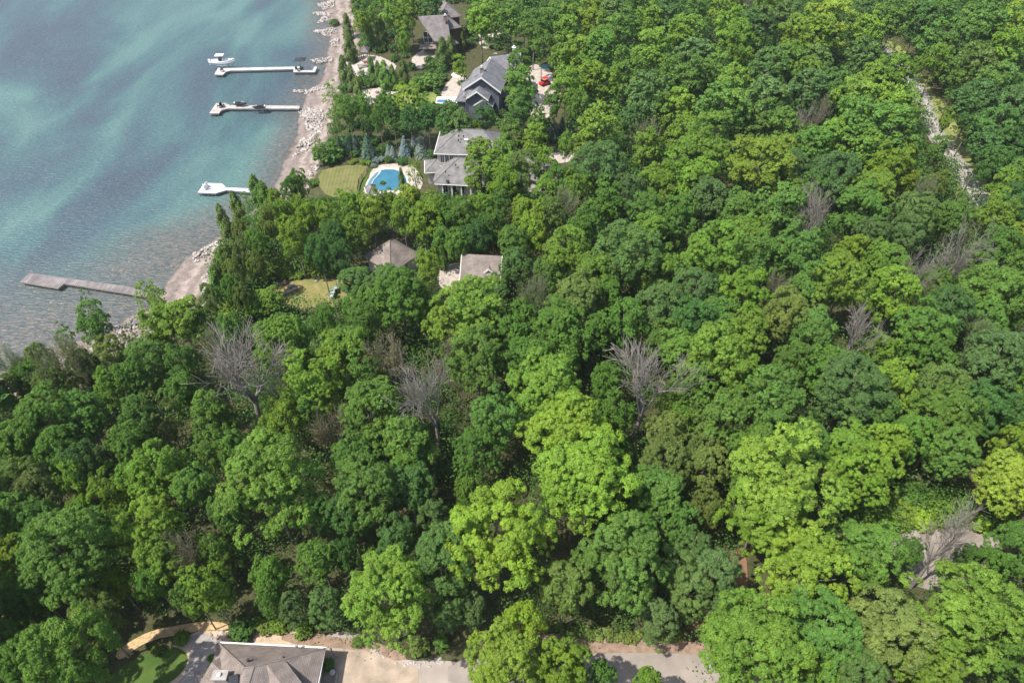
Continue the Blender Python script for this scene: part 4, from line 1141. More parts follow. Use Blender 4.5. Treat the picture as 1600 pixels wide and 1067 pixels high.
def crown_arrays(seed, R=5.0, c=6.0, nl=36, lr=1.5, npf=12, pr=0.6, k=22, leaf=0.3, aspect=1.0, flat=0.75, rough=0.22, keep_down=0.25, droop=0.0, shell=0.80, outb=0.45, upb=0.55, inner=1.0):
    """centre at origin; R horizontal radius, c vertical semi-axis"""
    rng = np.random.default_rng(seed)
    D = fib(nl, rng, 0.18)
    D = D[(D[:, 2] > -0.35) | (rng.random(len(D)) < keep_down)]
    # uneven outline: low-frequency bulges and bays
    k1 = rng.normal(size=(4, 3)) * 1.6; p1 = rng.uniform(0, 6.28, 4)
    f = 1 + rough * np.sin(D @ k1.T + p1).mean(1) * 1.6 + rng.normal(size=len(D)) * rough * 0.45
    # egg shape: wider below the middle, domed on top
    prof = np.where(D[:, 2] < 0, 1.0, 1.0 - 0.12 * D[:, 2])
    L = D * np.array([R, R, c]) * (shell * f * prof)[:, None]
    lrr = lr * rng.uniform(0.7, 1.3, len(D))
    # inner lobes keep the crown from being hollow
    ni = int(nl * 0.35 * inner)
    Li = sphere_dirs(ni, rng) * np.array([R, R, c]) * 0.45
    L = np.concatenate([L, Li]); lrr = np.concatenate([lrr, np.full(ni, lr * 1.1)])
    lt = rng.uniform(0.25, 0.75, len(L))
    nL = len(L)
    out = norm(L / np.array([R, R, c]))
    pd = sphere_dirs(nL * npf, rng).reshape(nL, npf, 3)
    pd = norm(pd + out[:, None] * outb * 1.3 + np.array([0, 0, upb]))
    Pc = L[:, None] + pd * lrr[:, None, None] * np.array([1, 1, flat]) * rng.uniform(0.75, 1.05, (nL, npf, 1))
    Pc[..., 2] -= droop * np.linalg.norm(Pc[..., :2], axis=-1) ** 2 / R
    pt_ = np.clip(lt[:, None] + rng.normal(size=(nL, npf)) * 0.16, 0, 1).reshape(-1)
    pd = pd.reshape(-1, 3); Pc = Pc.reshape(-1, 3)
    prr = pr * rng.uniform(0.65, 1.3, len(Pc))
    ld = sphere_dirs(len(Pc) * k, rng).reshape(len(Pc), k, 3)
    ld = norm(ld + pd[:, None] * 0.55 + np.array([0, 0, 0.45]))
    C = Pc[:, None] + ld * prr[:, None, None] * np.array([1, 1, 0.8]) * rng.uniform(0.55, 1.1, (len(Pc), k, 1))
    Nn = norm(ld * 0.75 + np.array([0, 0, 0.35]) + rng.normal(size=ld.shape) * 0.30)
    tint = np.clip(pt_[:, None] + rng.normal(size=(len(Pc), k)) * 0.10, 0, 1).ravel()
    C = C.reshape(-1, 3); Nn = Nn.reshape(-1, 3)
    V = leaf_quads(C, Nn, leaf * rng.uniform(0.7, 1.3, len(C)), aspect, rng)
    return V, tint, L
def conifer_arrays(seed, R=2.4, h=9.0, leaf=0.34, dens=1.0, gap=0.42):
    rng = np.random.default_rng(seed)
    Cs, Ns, T = [], [], []
    z = 0.35
    while z < h - 0.15:
        t = z / h
        rr = R * (1 - t) ** 0.85 * rng.uniform(0.88, 1.08) + 0.08
        nb = max(5, int(6.28 * rr / 0.55 * dens))
        a0 = rng.uniform(0, 6.28)
        for kx in range(nb):
            a = a0 + 6.28 * kx / nb + rng.normal() * 0.1
            L = rr * rng.uniform(0.78, 1.12)
            m = max(4, int(L / 0.13))
            s = np.linspace(0.15, 1, m)
            w = (0.10 + 0.28 * (1 - s)) * min(1.0, L)
            px = s * L; lat = rng.normal(size=m) * w
            zz = z + 0.22 * L * (s - 0.5) - 0.42 * L * s ** 2 + rng.normal(size=m) * 0.04
            ca, sa = math.cos(a), math.sin(a)
            Cs.append(np.stack([px * ca - lat * sa, px * sa + lat * ca, zz], 1))
            nn = np.stack([np.full(m, ca * 0.35), np.full(m, sa * 0.35), np.ones(m)], 1) + rng.normal(size=(m, 3)) * 0.3
            Ns.append(norm(nn)); T.append(np.full(m, rng.uniform(0.2, 0.8)) + s * 0.15)
        z += gap * rng.uniform(0.8, 1.2) * (0.6 + 0.6 * (1 - t))
    C = np.concatenate(Cs); N_ = np.concatenate(Ns); T = np.clip(np.concatenate(T), 0, 1)
    V = leaf_quads(C, N_, leaf * rng.uniform(0.7, 1.3, len(C)), 0.6, rng)
    return V, T
def cedar_arrays(seed, R=1.8, h=8.0, n=5600, leaf=0.30):
    rng = np.random.default_rng(seed)
    t = rng.beta(1.1, 1.5, n); a = rng.uniform(0, 6.28, n)
    k1 = rng.integers(4, 8); ph = rng.uniform(0, 6.28)
    plume = 1 + 0.20 * np.sin(k1 * a + 5 * t + ph) + 0.20 * np.sin(3 * a - 15 * t + ph) + 0.13 * np.sin(5 * a + 27 * t)
    prof = np.maximum(1 - t, 0) ** 0.48 * (0.6 + 0.4 * np.minimum(1, t * 4))
    r = R * prof * plume * (1 - 0.35 * rng.random(n) ** 2)
    C = np.stack([r * np.cos(a), r * np.sin(a), t * h + 0.3 + rng.normal(size=n) * 0.12], 1)
    N_ = norm(np.stack([np.cos(a), np.sin(a), np.full(n, 0.65)], 1) + rng.normal(size=(n, 3)) * 0.45)
    tint = np.clip(0.5 + 0.3 * np.sin(k1 * a + 5 * t + ph) + rng.normal(size=n) * 0.15, 0, 1)
    V = leaf_quads(C, N_, leaf * rng.uniform(0.6, 1.3, n), 0.6, rng)
    return V, tint

def twig_skeleton(seed, h, R, first=0.32, levels=4, spread=0.6, lean=(0, 0), twigs=5, thick=0.22):
    """bare branching tree as one tube mesh: forks again and again towards fine twigs"""
    rng = random.Random(seed)
    mb = MB()
    def grow(p, d, L, r, lev):
        n = 4 if lev < 2 else 3
        pts = [p]; rads = [r]
        cur = Vector(p); dd = Vector(d)
        steps = 4 if lev < 3 else 2
        for i in range(steps):
            dd = (dd + Vector((rng.gauss(0, .03 + .035 * lev), rng.gauss(0, .03 + .035 * lev), rng.gauss(0, .09) + 0.03))).normalized()
            cur = cur + dd * L / steps
            pts.append(cur.copy()); rads.append(max(r * (1 - 0.55 * (i + 1) / steps), 0.026))
        mb.tube(pts, rads, 6 if lev == 0 else n, cap=False)
        if lev >= levels: return
        nch = {0: rng.randint(4, 6), 1: rng.randint(4, 5), 2: rng.randint(4, 6), 3: twigs}[min(lev, 3)]
        for k in range(nch):
            f = rng.uniform(0.35, 1.0) if lev else rng.uniform(0.75, 1.0)
            x = f * steps; i = min(int(x), steps - 1)
            q = pts[i].lerp(pts[i + 1], x - i)
            az = rng.uniform(0, 6.28)
            o = dd.orthogonal().normalized(); o.rotate(Matrix.Rotation(az, 3, dd))
            s = spread * rng.uniform(0.6, 1.25)
            nd = (dd * math.cos(s) + o * math.sin(s) + Vector((0, 0, 0.12))).normalized()
            grow(q, nd, L * rng.uniform(0.5, 0.78) if lev else (h * (1 - first)) * rng.uniform(0.45, 0.62), max(rads[i] * rng.uniform(0.5, 0.78), 0.028), lev + 1)
    grow(Vector((0, 0, 0)), Vector((lean[0], lean[1], 1)).normalized(), h * first, thick, 0)
    return mb
def fit(mb, h, R):
    zs = [v[2] for v in mb.v]; rs = sorted(math.hypot(v[0], v[1]) for v in mb.v)
    kz = h / max(zs); kr = R / rs[int(len(rs) * 0.86)]
    mb.v = [(v[0] * kr, v[1] * kr, v[2] * kz) for v in mb.v]
    return mb
def live_trunk(seed, zc, R, c, L=None, r0=0.24, nlimb=7):
    rng = random.Random(seed)
    mb = MB()
    bend = Vector((rng.gauss(0, .25), rng.gauss(0, .25), 0))
    pts = [Vector((0, 0, -0.3)), bend * 0.5 + Vector((0, 0, (zc - c) * 0.6)), bend + Vector((0, 0, zc - c * 0.55)), bend * 0.7 + Vector((0, 0, zc + c * 0.2)), Vector((0, 0, zc + c * 0.65))]
    mb.tube(pts, [r0, r0 * 0.82, r0 * 0.7, r0 * 0.4, 0.05], 7)
    for k in range(nlimb):
        f = rng.uniform(0, 1)
        q = pts[1].lerp(pts[3], 0.35 + 0.6 * f)
        az = 6.28 * k / nlimb + rng.uniform(-.4, .4)
        e = Vector((math.cos(az) * R * 0.7, math.sin(az) * R * 0.7, zc + c * rng.uniform(-0.35, 0.5)))
        m = q.lerp(e, 0.5) + Vector((0, 0, -0.5))
        mb.tube([q, m, e], [r0 * 0.42, r0 * 0.28, 0.04], 5, cap=False)
    return mb

PROTO = {}
def proto(kind, objs, R, h, zc):
    PROTO.setdefault(kind, []).append((objs, R, h, zc))
def mesh_of(mb, name, m):
    me = bpy.data.meshes.new(name); me.from_pydata(mb.v, [], mb.f); me.materials.append(m)
    me.polygons.foreach_set('use_smooth', [True] * len(me.polygons))
    return me
# near broadleaf trees: R 6, h 21; far ones: R 4.2, h 17 (fewer, larger leaf faces)
def broad(kind, seeds, R, h, c, **kw):
    for s in seeds:
        zc = h - c * 0.98
        V, t, L = crown_arrays(s, R=R, c=c, **kw)
        V[:, 2] += zc
        Rm = float(np.percentile(np.hypot(V[:, 0], V[:, 1]), 97)); zc_ = float(np.percentile(V[:, 2], 99.5) + np.percentile(V[:, 2], 3)) / 2
        me = leaf_mesh(kind + '_crown', V, t, M_LEAF if kind[0] != 'p' else M_NEEDLE)
        proto(kind, [('crown', me), ('trunk', mesh_of(live_trunk(s, zc, R, c, r0=0.05 * R), 'trunk', M_BARK))], Rm, h, zc_)
broad('m_near', range(10, 16), 6, 21, 7.4, nl=66, lr=1.5, npf=17, pr=0.48, k=54, leaf=0.195, rough=0.36)
broad('m_far', range(30, 38), 4.2, 17, 5.6, nl=46, lr=1.2, npf=12, pr=0.46, k=20, leaf=0.30, rough=0.36)
broad('o_near', range(50, 54), 6, 20, 6.6, nl=85, lr=1.25, npf=14, pr=0.5, k=42, leaf=0.20, rough=0.22, flat=0.9, outb=0.7, upb=0.35)
broad('o_far', range(60, 65), 4.2, 16.5, 5.2, nl=60, lr=1.0, npf=10, pr=0.45, k=12, leaf=0.38, rough=0.2, flat=0.9, outb=0.7, upb=0.35)
broad('p_near', range(70, 73), 4.5, 17, 7.6, nl=70, lr=1.2, npf=14, pr=0.42, k=30, leaf=0.34, aspect=0.22, flat=0.42, rough=0.3, keep_down=0.7, upb=0.2, outb=0.9, shell=0.72)
broad('k_near', range(80, 83), 3.6, 14, 5.2, nl=34, lr=0.95, npf=9, pr=0.42, k=11, leaf=0.26, rough=0.4, keep_down=0.6, inner=0.3)
def single(kind, arr, R, h, trunkh, m=M_NEEDLE, r0=0.16):
    V, t = arr
    me = leaf_mesh(kind + '_crown', V, t, m)
    proto(kind, [('crown', me), ('trunk', mesh_of(MB().tube([(0, 0, -0.3), (0, 0, trunkh)], [r0, 0.04], 6), 'trunk', M_BARK))], R, h, h * 0.45)
for s in (90, 91, 92): single('s', conifer_arrays(s), 2.4, 9, 8.6)
for s in (100, 101, 102, 103): single('c', cedar_arrays(s), 1.8, 8, 6.6)
for s in (110, 111, 112, 113):
    mb = fit(twig_skeleton(s, 17, 5, 0.42, 4, 0.62, twigs=4, thick=0.50), 17, 6.2)
    proto('b', [('branches', mesh_of(mb, 'branches', M_DEAD))], 5.6, 17, 11)
for s in (120, 121, 122):   # dying trees: bare limbs with thin leaf tufts
    sk = fit(twig_skeleton(s, 15, 4.4, 0.3, 4, 0.6, twigs=4, thick=0.22), 15, 4.4)
    rng = np.random.default_rng(s)
    vv_ = np.array(sk.v); vv_ = vv_[vv_[:, 2] > 6.5]
    pick = vv_[rng.integers(0, len(vv_), 2600)] + rng.normal(size=(2600, 3)) * 0.3
    V = leaf_quads(pick, norm(rng.normal(size=pick.shape) + np.array([0, 0, .6])), rng.uniform(.14, .3, 2600), 0.8, rng)
    proto('h', [('branches', mesh_of(sk, 'branches', M_DEAD)), ('leaves', leaf_mesh('sparse_leaves', V, rng.random(2600), M_LEAF))], 4.4, 15, 10.5)
for s in (130, 131, 132):   # clipped or wild shrubs
    V, t, L = crown_arrays(s, R=1.5, c=1.05, nl=30, lr=0.45, npf=8, pr=0.25, k=12, leaf=0.2, rough=0.1, keep_down=0.5, shell=0.8)
    V[:, 2] += 0.95
    proto('u', [('shrub', leaf_mesh('shrub', V, t, M_LEAF))], 1.5, 2.0, 0.95)

V, t, L = crown_arrays(140, R=1.5, c=1.1, nl=60, lr=0.3, npf=9, pr=0.16, k=16, leaf=0.13, rough=0.015, keep_down=1.0, shell=0.85)
V[:, 2] += 1.0
proto('clipped', [('shrub', leaf_mesh('shrub', V, t, M_LEAF))], 1.5, 2.1, 1.0)
PAL = {'Y': (0.178, 0.272, 0.030), 'L': (0.146, 0.252, 0.031), 'M': (0.102, 0.202, 0.034), 'D': (0.064, 0.146, 0.033),
       'G': (0.090, 0.165, 0.044), 'O': (0.126, 0.186, 0.042), 'B': (0.190, 0.245, 0.235), 'S': (0.070, 0.125, 0.085), 'P': (0.092, 0.160, 0.042), 'R': (0.15, 0.15, 0.07), 'C': (0.095, 0.152, 0.034)}
CNAME = {'Y': 'bright yellow-green', 'L': 'light green', 'M': 'mid green', 'D': 'deep green', 'G': 'dull grey-green', 'O': 'olive green', 'B': 'silvery blue', 'S': 'dark blue-green', 'P': 'dusty green', 'R': 'brownish', 'C': 'dark olive'}
KNAME = {'m': ('maple_tree', 'maple', 'tree'), 'o': ('oak_tree', 'broadleaf tree', 'tree'), 'p': ('pine_tree', 'pine', 'tree'), 'c': ('cedar_tree', 'cedar', 'tree'), 's': ('spruce_tree', 'spruce', 'tree'),
         'b': ('dead_tree', 'bare dead tree', 'tree'), 'h': ('dying_tree', 'half-bare tree', 'tree'), 'k': ('birch_tree', 'thin-leaved tree', 'tree'), 'u': ('shrub', 'shrub', 'shrub')}
PLACED = []       # (x, y, R, px, py, r, kind, col, root)
prng = random.Random(99)
counter = {}
def plant(px, py, r, kind, colc, label=None, h=None, base=None):
    """a tree whose crown is centred where the photograph shows it; base: visible foot of its trunk"""
    R = 5.0; zc = 12.0
    near = True
    for _ in range(4):
        q = P(px, py, zc)
        dpt = depth(q.x, q.y, zc)
        R = r * dpt / FOC
        if kind in 'mo': H_ = 7.0 + 2.05 * R; fr = 0.66
        elif kind == 'p': H_ = 6.0 + 2.2 * R; fr = 0.55
        elif kind == 'c': H_ = 3.5 + 2.2 * R; fr = 0.5
        elif kind == 's': H_ = 3.0 * R; fr = 0.42
        elif kind in 'bh': H_ = (12.5 if kind == 'b' else 10.0) + 2.2 * R; fr = 0.68
        elif kind == 'k': H_ = 6.0 + 2.2 * R; fr = 0.64
        else: H_ = 1.35 * R; fr = 0.5
        H_ = min(H_, 26)
        if h: H_ = h
        if kind in 'mopkcbhs':
            key = {'m': 'm_near', 'o': 'o_near', 'p': 'p_near', 'k': 'k_near'}.get(kind, kind)
            fr = PROTO[key][0][3] / PROTO[key][0][2]
        g = 0.0
        q = P(px, py, zc); g = zt(q.x, q.y)
        zc = g + H_ * fr
    q = P(px, py, zc)
    x, y = q.x, q.y
    if base:
        b_ = P(base[0], base[1], 0.0)
        x, y = b_.x, b_.y
    near = depth(x, y, zc) < 128
    key = {'m': 'm_near' if near else 'm_far', 'o': 'o_near' if near else 'o_far', 'p': 'p_near', 'k': 'k_near'}.get(kind, kind)
    if label and 'clipped bush' in label and r > 15: key = 'clipped'
    fam = PROTO[key]
    counter[key] = counter.get(key, prng.randrange(50)) + 1
    objs, R0, h0, zc0 = fam[counter[key] % len(fam)]
    nm, kn, cat = KNAME[kind]
    g = zt(x, y)
    sxy = R / R0; sz = H_ / h0
    col = PAL[colc]
    j = prng.uniform(0.86, 1.16)
    c4_ = (col[0] * j * prng.uniform(0.92, 1.1), col[1] * j, col[2] * j * prng.uniform(0.85, 1.15), 1)
    if kind == 'u':
        o = bpy.data.objects.new(nm, objs[0][1]); COL.objects.link(o)
        o.location = (x, y, g); o.rotation_euler = (0, 0, prng.uniform(0, 6.28)); o.scale = (sxy, sxy, sz); o.color = c4_
        root = o
    else:
        root = bpy.data.objects.new(nm, None); root.empty_display_size = 1; COL.objects.link(root)
        root.location = (x, y, g); root.rotation_euler = (0, 0, prng.uniform(0, 6.28)); root.scale = (sxy, sxy, sz)
        for pn, me in objs:
            o = bpy.data.objects.new(pn, me); COL.objects.link(o); o.parent = root; o.color = c4_
            if pn == 'trunk' and kind == 'k': pass
    root['category'] = cat
    if label: root['label'] = label
    PLACED.append((x, y, R, px, py, r, kind, colc, root))
    return root

# ------------------------------------------------------------------ every tree of the photograph: image x, y of the crown centre, its radius, kind + colour
TREES = """
543 44 9 cC,564 17 15 mM,564 37 12 mY,584 30 12 mM,614 22 20 mL,641 14 16 mL,631 36 15 mL,672 10 17 oD,597 57 11 cC,631 64 11 mL,547 78 12 cC,577 58 10 cM,537 111 10 cC,
550 125 9 cC,560 142 8 cO,581 111 8 cM,602 121 11 cM,614 124 8 cM,631 115 9 cC,592 118 8 cC,692 86 12 cC,704 78 9 cO,722 61 8 cO,752 36 22 mL,768 20 18 mL,793 34 22 mM,820 20 22 mM,834 46 22 mM,861 37 20 mM,
888 28 18 mL,921 17 22 mY,884 50 18 mL,928 37 18 mY,955 20 20 oG,992 13 20 mM,1013 37 20 mL,1043 22 22 oD,1063 54 20 mL,1019 81 26 mL,979 47 20 mM,952 61 24 mM,935 81 26 mM,
903 84 22 mL,876 94 17 mL,847 72 17 mM,812 104 19 mM,812 140 25 mM,817 170 20 mD,884 140 21 mL,921 125 22 mY,945 132 20 mL,905 169 17 mM,979 111 24 mM,1009 145 32 oG,1050 121 22 mM,1056 175 24 mL,1029 182 20 mL,
986 186 20 oD,935 202 28 mL,912 223 16 mL,1016 209 20 hO,864 201 12 sS,849 204 11 sS,878 198 11 sS,893 203 10 sS,800 212 18 oM,834 220 20 mL,750 245 25 mL 13,746 214 9 mY,884 230 11 mL,935 256 36 oG,1009 233 20 mL,
1056 219 22 mL,1056 277 26 mL,1026 290 28 mL,979 297 26 oG,901 300 24 mL,871 280 18 mM,812 262 26 oO,786 285 20 mL,773 306 16 mL,884 320 18 hO,952 317 24 mM,648 266 14 kL,628 283 6 cC,598 286 4 uM,
698 190 17 oD,662 176 17 mM,722 194 18 oG,756 190 17 mD,637 160 24 mY,604 166 15 mM,570 172 13 mM,545 176 14 mM,521 152 18 kL,538 160 14 kM,527 178 15 kM,560 165 12 kM,719 107 10 mL,615 184 14 mD,592 186 11 mM,
640 184 15 oD,668 188 16 mD,520 200 14 kM,512 240 21 uM,497 226 8 kO,531 228 11 sS,544 226 11 sS,556 225 11 sS,575 231 15 sS,594 240 6 uL,607 236 7.5 sB,614 240 8.5 sB,632 230 12 sB,647 227 10 sB,658 228 13 sB,675 240 9 uD,
547 322 20 mL,581 331 22 mY,608 322 18 mL,641 313 22 mY,630 337 20 mL,682 332 22 mL,719 340 22 mM,749 330 20 mL,780 325 20 mM,815 330 20 mL,840 346 16 mY,867 337 20 mO,660 345 20 mM,
467 290 15 mM,455 300 16 mM,402 303 14 cM,415 312 13 cM,371 326 12 cC,388 322 13 kM,349 345 11 cC,430 315 14 mL,360 372 14 cC,376 360 14 oO,375 396 15 oO,398 377 16 oM,415 366 15 cM,395 345 14 kM,440 335 18 mL,420 340 16 oO,352 400 14 oO,350 420 12 cM,
462 372 23 mY,499 392 22 oD,520 367 20 oD,480 340 18 mL,510 340 18 mL,470 330 16 mY,329 463 15 oO,342 448 16 cM,364 450 17 oM,388 431 15 cC,366 425 15 oO,345 432 12 cC,400 410 14 oO,380 462 14 oO,415 468 22 mL 8,400 480 18 mL 7,440 500 14 oG 6,354 488 16 uY,
418 417 10 uL,430 424 9 uL,405 424 9 uM,440 420 9 uL,398 440 9 uM,448 427 8 uL,466 432 6 uY,
233 461 24 kL,250 480 20 kL,142 478 13 kM,145 510 24 mM,103 527 16 kM,283 498 32 mL,250 512 24 mL,318 508 20 mM,232 565 34 pM,205 590 28 mM,370 572 54 bO,330 540 24 hO,429 600 24 bO,
439 532 44 mL,510 508 20 mM,27 568 24 hO,61 560 20 oO,101 563 28 hO,130 573 24 oO,126 566 22 hR,175 552 24 oO,80 600 26 oO,13 612 26 oO,205 540 18 kO,45 590 24 oM,67 650 42 oM,28 686 34 oM,128 650 34 mM,175 605 24 mL,283 566 24 mM,287 610 28 mM,218 648 28 oM,
256 652 30 kO,331 650 30 mM,489 606 42 mL,533 556 32 mL,513 680 28 hR,556 362 20 mL,664 345 26 mY,746 367 22 oD,715 380 18 oM,690 372 16 mM,800 377 24 oM,834 367 24 mY,878 397 34 mL,928 428 34 mL,979 390 48 oG,
606 430 24 oG 6.5,552 436 26 oG 8,582 448 20 oG 7,668 418 20 mL 11,692 404 8 cM,804 414 24 oG 12,774 448 24 oG 8,748 458 20 oG 7,627 463 42 mM,581 477 30 mM,558 490 22 mM,574 510 26 mM,739 486 50 mL,699 510 34 mL,766 513 28 mM,
901 465 36 oO,836 462 22 hO,867 512 44 mM,807 530 30 mM,972 505 34 mM,1029 478 36 oG,1036 424 32 mL,746 559 44 mM,699 556 26 hR,612 550 30 hR,676 616 48 bO,581 640 50 mM,550 542 36 mL,
827 562 40 mM,884 545 34 mM,851 606 52 mL,773 660 42 mM,894 676 64 mL,1009 595 50 bO,952 593 24 mM,1056 622 28 mM,1045 674 28 oO,
1111 394 44 mL,1171 372 30 mL,1273 336 24 bO,1249 396 34 mM,1330 394 22 mY,1374 403 28 mL,1316 442 46 mL,1397 463 38 mL,1435 418 28 bO,1492 398 34 bO,1364 370 26 oG,1418 365 26 oG,1559 386 28 mM,1586 372 16 mY,
1087 451 34 oG,1080 498 36 oD,1161 462 40 mL,1208 450 14 hR,1229 485 36 oO,1262 512 34 mM,1127 560 52 mL,1269 541 30 mM,1340 521 24 bO,1377 548 24 mL,1441 519 40 mM,1458 554 30 mM,1482 480 36 oD,1549 453 44 oM,
1559 552 44 oG,1530 520 24 hO,1154 588 34 mL,1212 632 52 mM,1127 656 44 mM,1101 690 26 oO,1330 598 54 oG,1397 602 34 mL,1357 646 40 mM,1478 602 34 oO,1485 649 46 oM,1539 640 36 oD,1586 644 30 oD,1582 694 26 mY,1318 704 44 mL,1372 706 40 mL,
21 748 34 oO,54 764 30 oO,127 721 28 oD,120 750 24 mL,172 772 28 mL,248 736 40 mL,218 756 30 mL,131 798 22 mL,420 756 72 mL,103 876 66 mM,17 876 30 mY,241 824 48 mL,255 872 36 mL,241 908 26 mM,299 857 26 hR,344 866 26 mM,330 925 34 mL,
420 902 26 mM,424 938 20 mM,146 967 36 oO,180 908 20 mY,22 942 30 mM,103 1018 58 oM 18,30 1030 36 oM,458 953 22 pP,509 943 28 pP,499 874 34 mM,582 764 50 mM,557 720 36 mM,778 832 76 mY,692 868 52 oG,674 806 28 pP,622 842 30 oD,602 927 64 mL,
702 952 32 pP,741 955 24 pP,901 748 78 mL,970 876 64 mM,884 915 38 oO,812 978 34 mY,788 1040 58 mY,881 1046 46 mL,939 1056 22 mM,1029 967 32 pP,1053 895 32 pP,1032 771 44 mM,1039 716 36 oO,1012 1062 20 mL,
1103 728 30 oO,1105 790 24 oO,1218 766 78 mL,1188 800 50 mL,1342 742 44 mL,1256 895 64 mY,1352 862 50 oM,1487 842 28 bO,1468 874 22 oD 6,1518 866 18 oD 6,1569 748 48 mY,1590 850 38 oM,1508 955 76 mL,1560 1000 50 mM,1174 1012 80 mL,1284 978 58 oM,1387 978 58 oO,1335 1050 42 oG,1456 1060 44 mL,
1273 1050 34 mL,1081 860 34 pP,1112 896 46 pP,1075 925 34 pP,1130 955 28 pP,1000 920 26 pP,
1080 20 22 mM,1121 20 20 mL,1141 10 18 mL,1161 8 14 hR,1195 10 18 mL,1181 32 24 oG,1202 37 12 hR,1229 24 20 oG,1080 54 18 mL,1090 88 28 oG,1144 51 24 mL,1154 74 24 mL,1242 51 22 mL,1293 34 34 mY,1276 56 28 mY,1350 24 24 oG,1350 54 24 mL,
1397 30 24 mM,1438 27 22 oD,1464 30 24 mM,1452 70 20 mM,1532 30 34 oM,1586 44 28 mY,1499 67 24 mM,1465 93 18 mL,1526 101 26 oO,1566 78 26 mL,1500 120 20 mM,1559 135 26 mM,1526 152 28 oD,1583 162 26 oG,1520 186 18 mD,1559 196 30 oD,
1546 223 24 oD,1583 229 26 mD,1556 256 24 oD,1586 270 24 mM,1572 294 22 mL,1590 314 24 oD,1352 88 22 oG,1276 98 24 oG,1235 92 22 oM,1202 101 26 oG,1117 118 24 mM,1262 118 20 mL,1394 118 28 mL,1364 130 26 mL,1430 108 10 mL,1478 190 9 mL,1465 236 12 mM,
1080 128 24 mM,1144 142 26 mL,1127 172 36 mM,1202 152 34 oG,1262 137 26 oG,1303 135 28 oD,1340 162 34 mL,1381 167 30 mL,1412 172 20 mL,1337 198 36 mM,1390 206 34 mM,1259 190 18 bO,1281 172 14 hR,1188 196 24 mM,1222 208 24 mM,1094 233 40 mL,1188 255 48 mY,
1269 231 26 mM,1303 218 26 mL,1350 235 26 mL,1416 240 18 mL,1391 265 30 mY,1310 269 34 oG,1276 289 26 mM,1364 299 34 mL,1087 282 32 mL,1107 306 30 oG,1219 329 36 mM,1347 326 34 mM,1418 289 16 mY,1464 288 14 mO,1445 300 14 hO,1431 333 30 oG,1482 340 26 mM,
1550 328 15 mL,1559 340 26 mL,1150 330 28 mM,1060 340 28 mM,1010 330 26 mM,1020 360 26 mL,918 350 24 mM,1240 260 24 oG,1160 415 30 mM,1200 400 28 mM,1523 425 28 mM,1460 445 24 oM,1170 520 32 mL,1060 550 34 mM,930 520 28 mM,1030 535 24 mM,1290 580 34 mM,1240 570 30 mM,
1090 600 34 mM,1180 690 34 mM,1260 690 36 oM,1420 680 34 oM,1490 700 36 oM,640 700 40 mM,640 760 34 oD,540 800 30 oD,540 870 24 mD,500 800 28 oD,440 660 30 mL,480 640 26 mM,340 700 30 mM,300 760 30 oM,
350 800 28 mM,200 700 32 mM,90 700 30 oM,60 810 30 oM,180 830 26 mM,970 760 34 mM,960 720 28 mM,1060 820 30 mM,1150 740 26 mM,1000 830 26 mM,570 590 26 mM,470 560 26 mM,360 520 20 mM,660 480 24 mM,850 430 24 mM,820 500 26 mM,
1260 450 30 mM,1120 500 28 mM,1400 420 26 oM,1540 500 30 oM,1590 480 26 oM,1590 420 22 mM,1590 590 26 oM,1000 430 26 mM,950 460 26 mM,900 370 24 mM,770 355 20 mM,700 350 18 mM,530 400 18 oD,540 350 18 mM,742 706 34 mM,728 765 22 mM,636 742 28 mM,655 690 16 oM 12,960 655 26 mM,1062 655 22 mL,945 610 22 mM,365 700 26 oM,350 655 18 mM,420 690 18 mM,590 700 22 mM,1425 860 18 oM 8,1545 880 24 oM 10,800 280 22 mL,788 238 20 oM 12,770 262 20 mL 12,742 282 14 mL 9,862 165 15 mM 12,840 192 14 oM 10,850 262 18 mL,855 300 18 mL,12 800 34 oM,5 700 30 oM,12 935 30 mM,60 930 30 mM,60 870 34 mM,2 1000 30 oM,300 930 26 oM"""
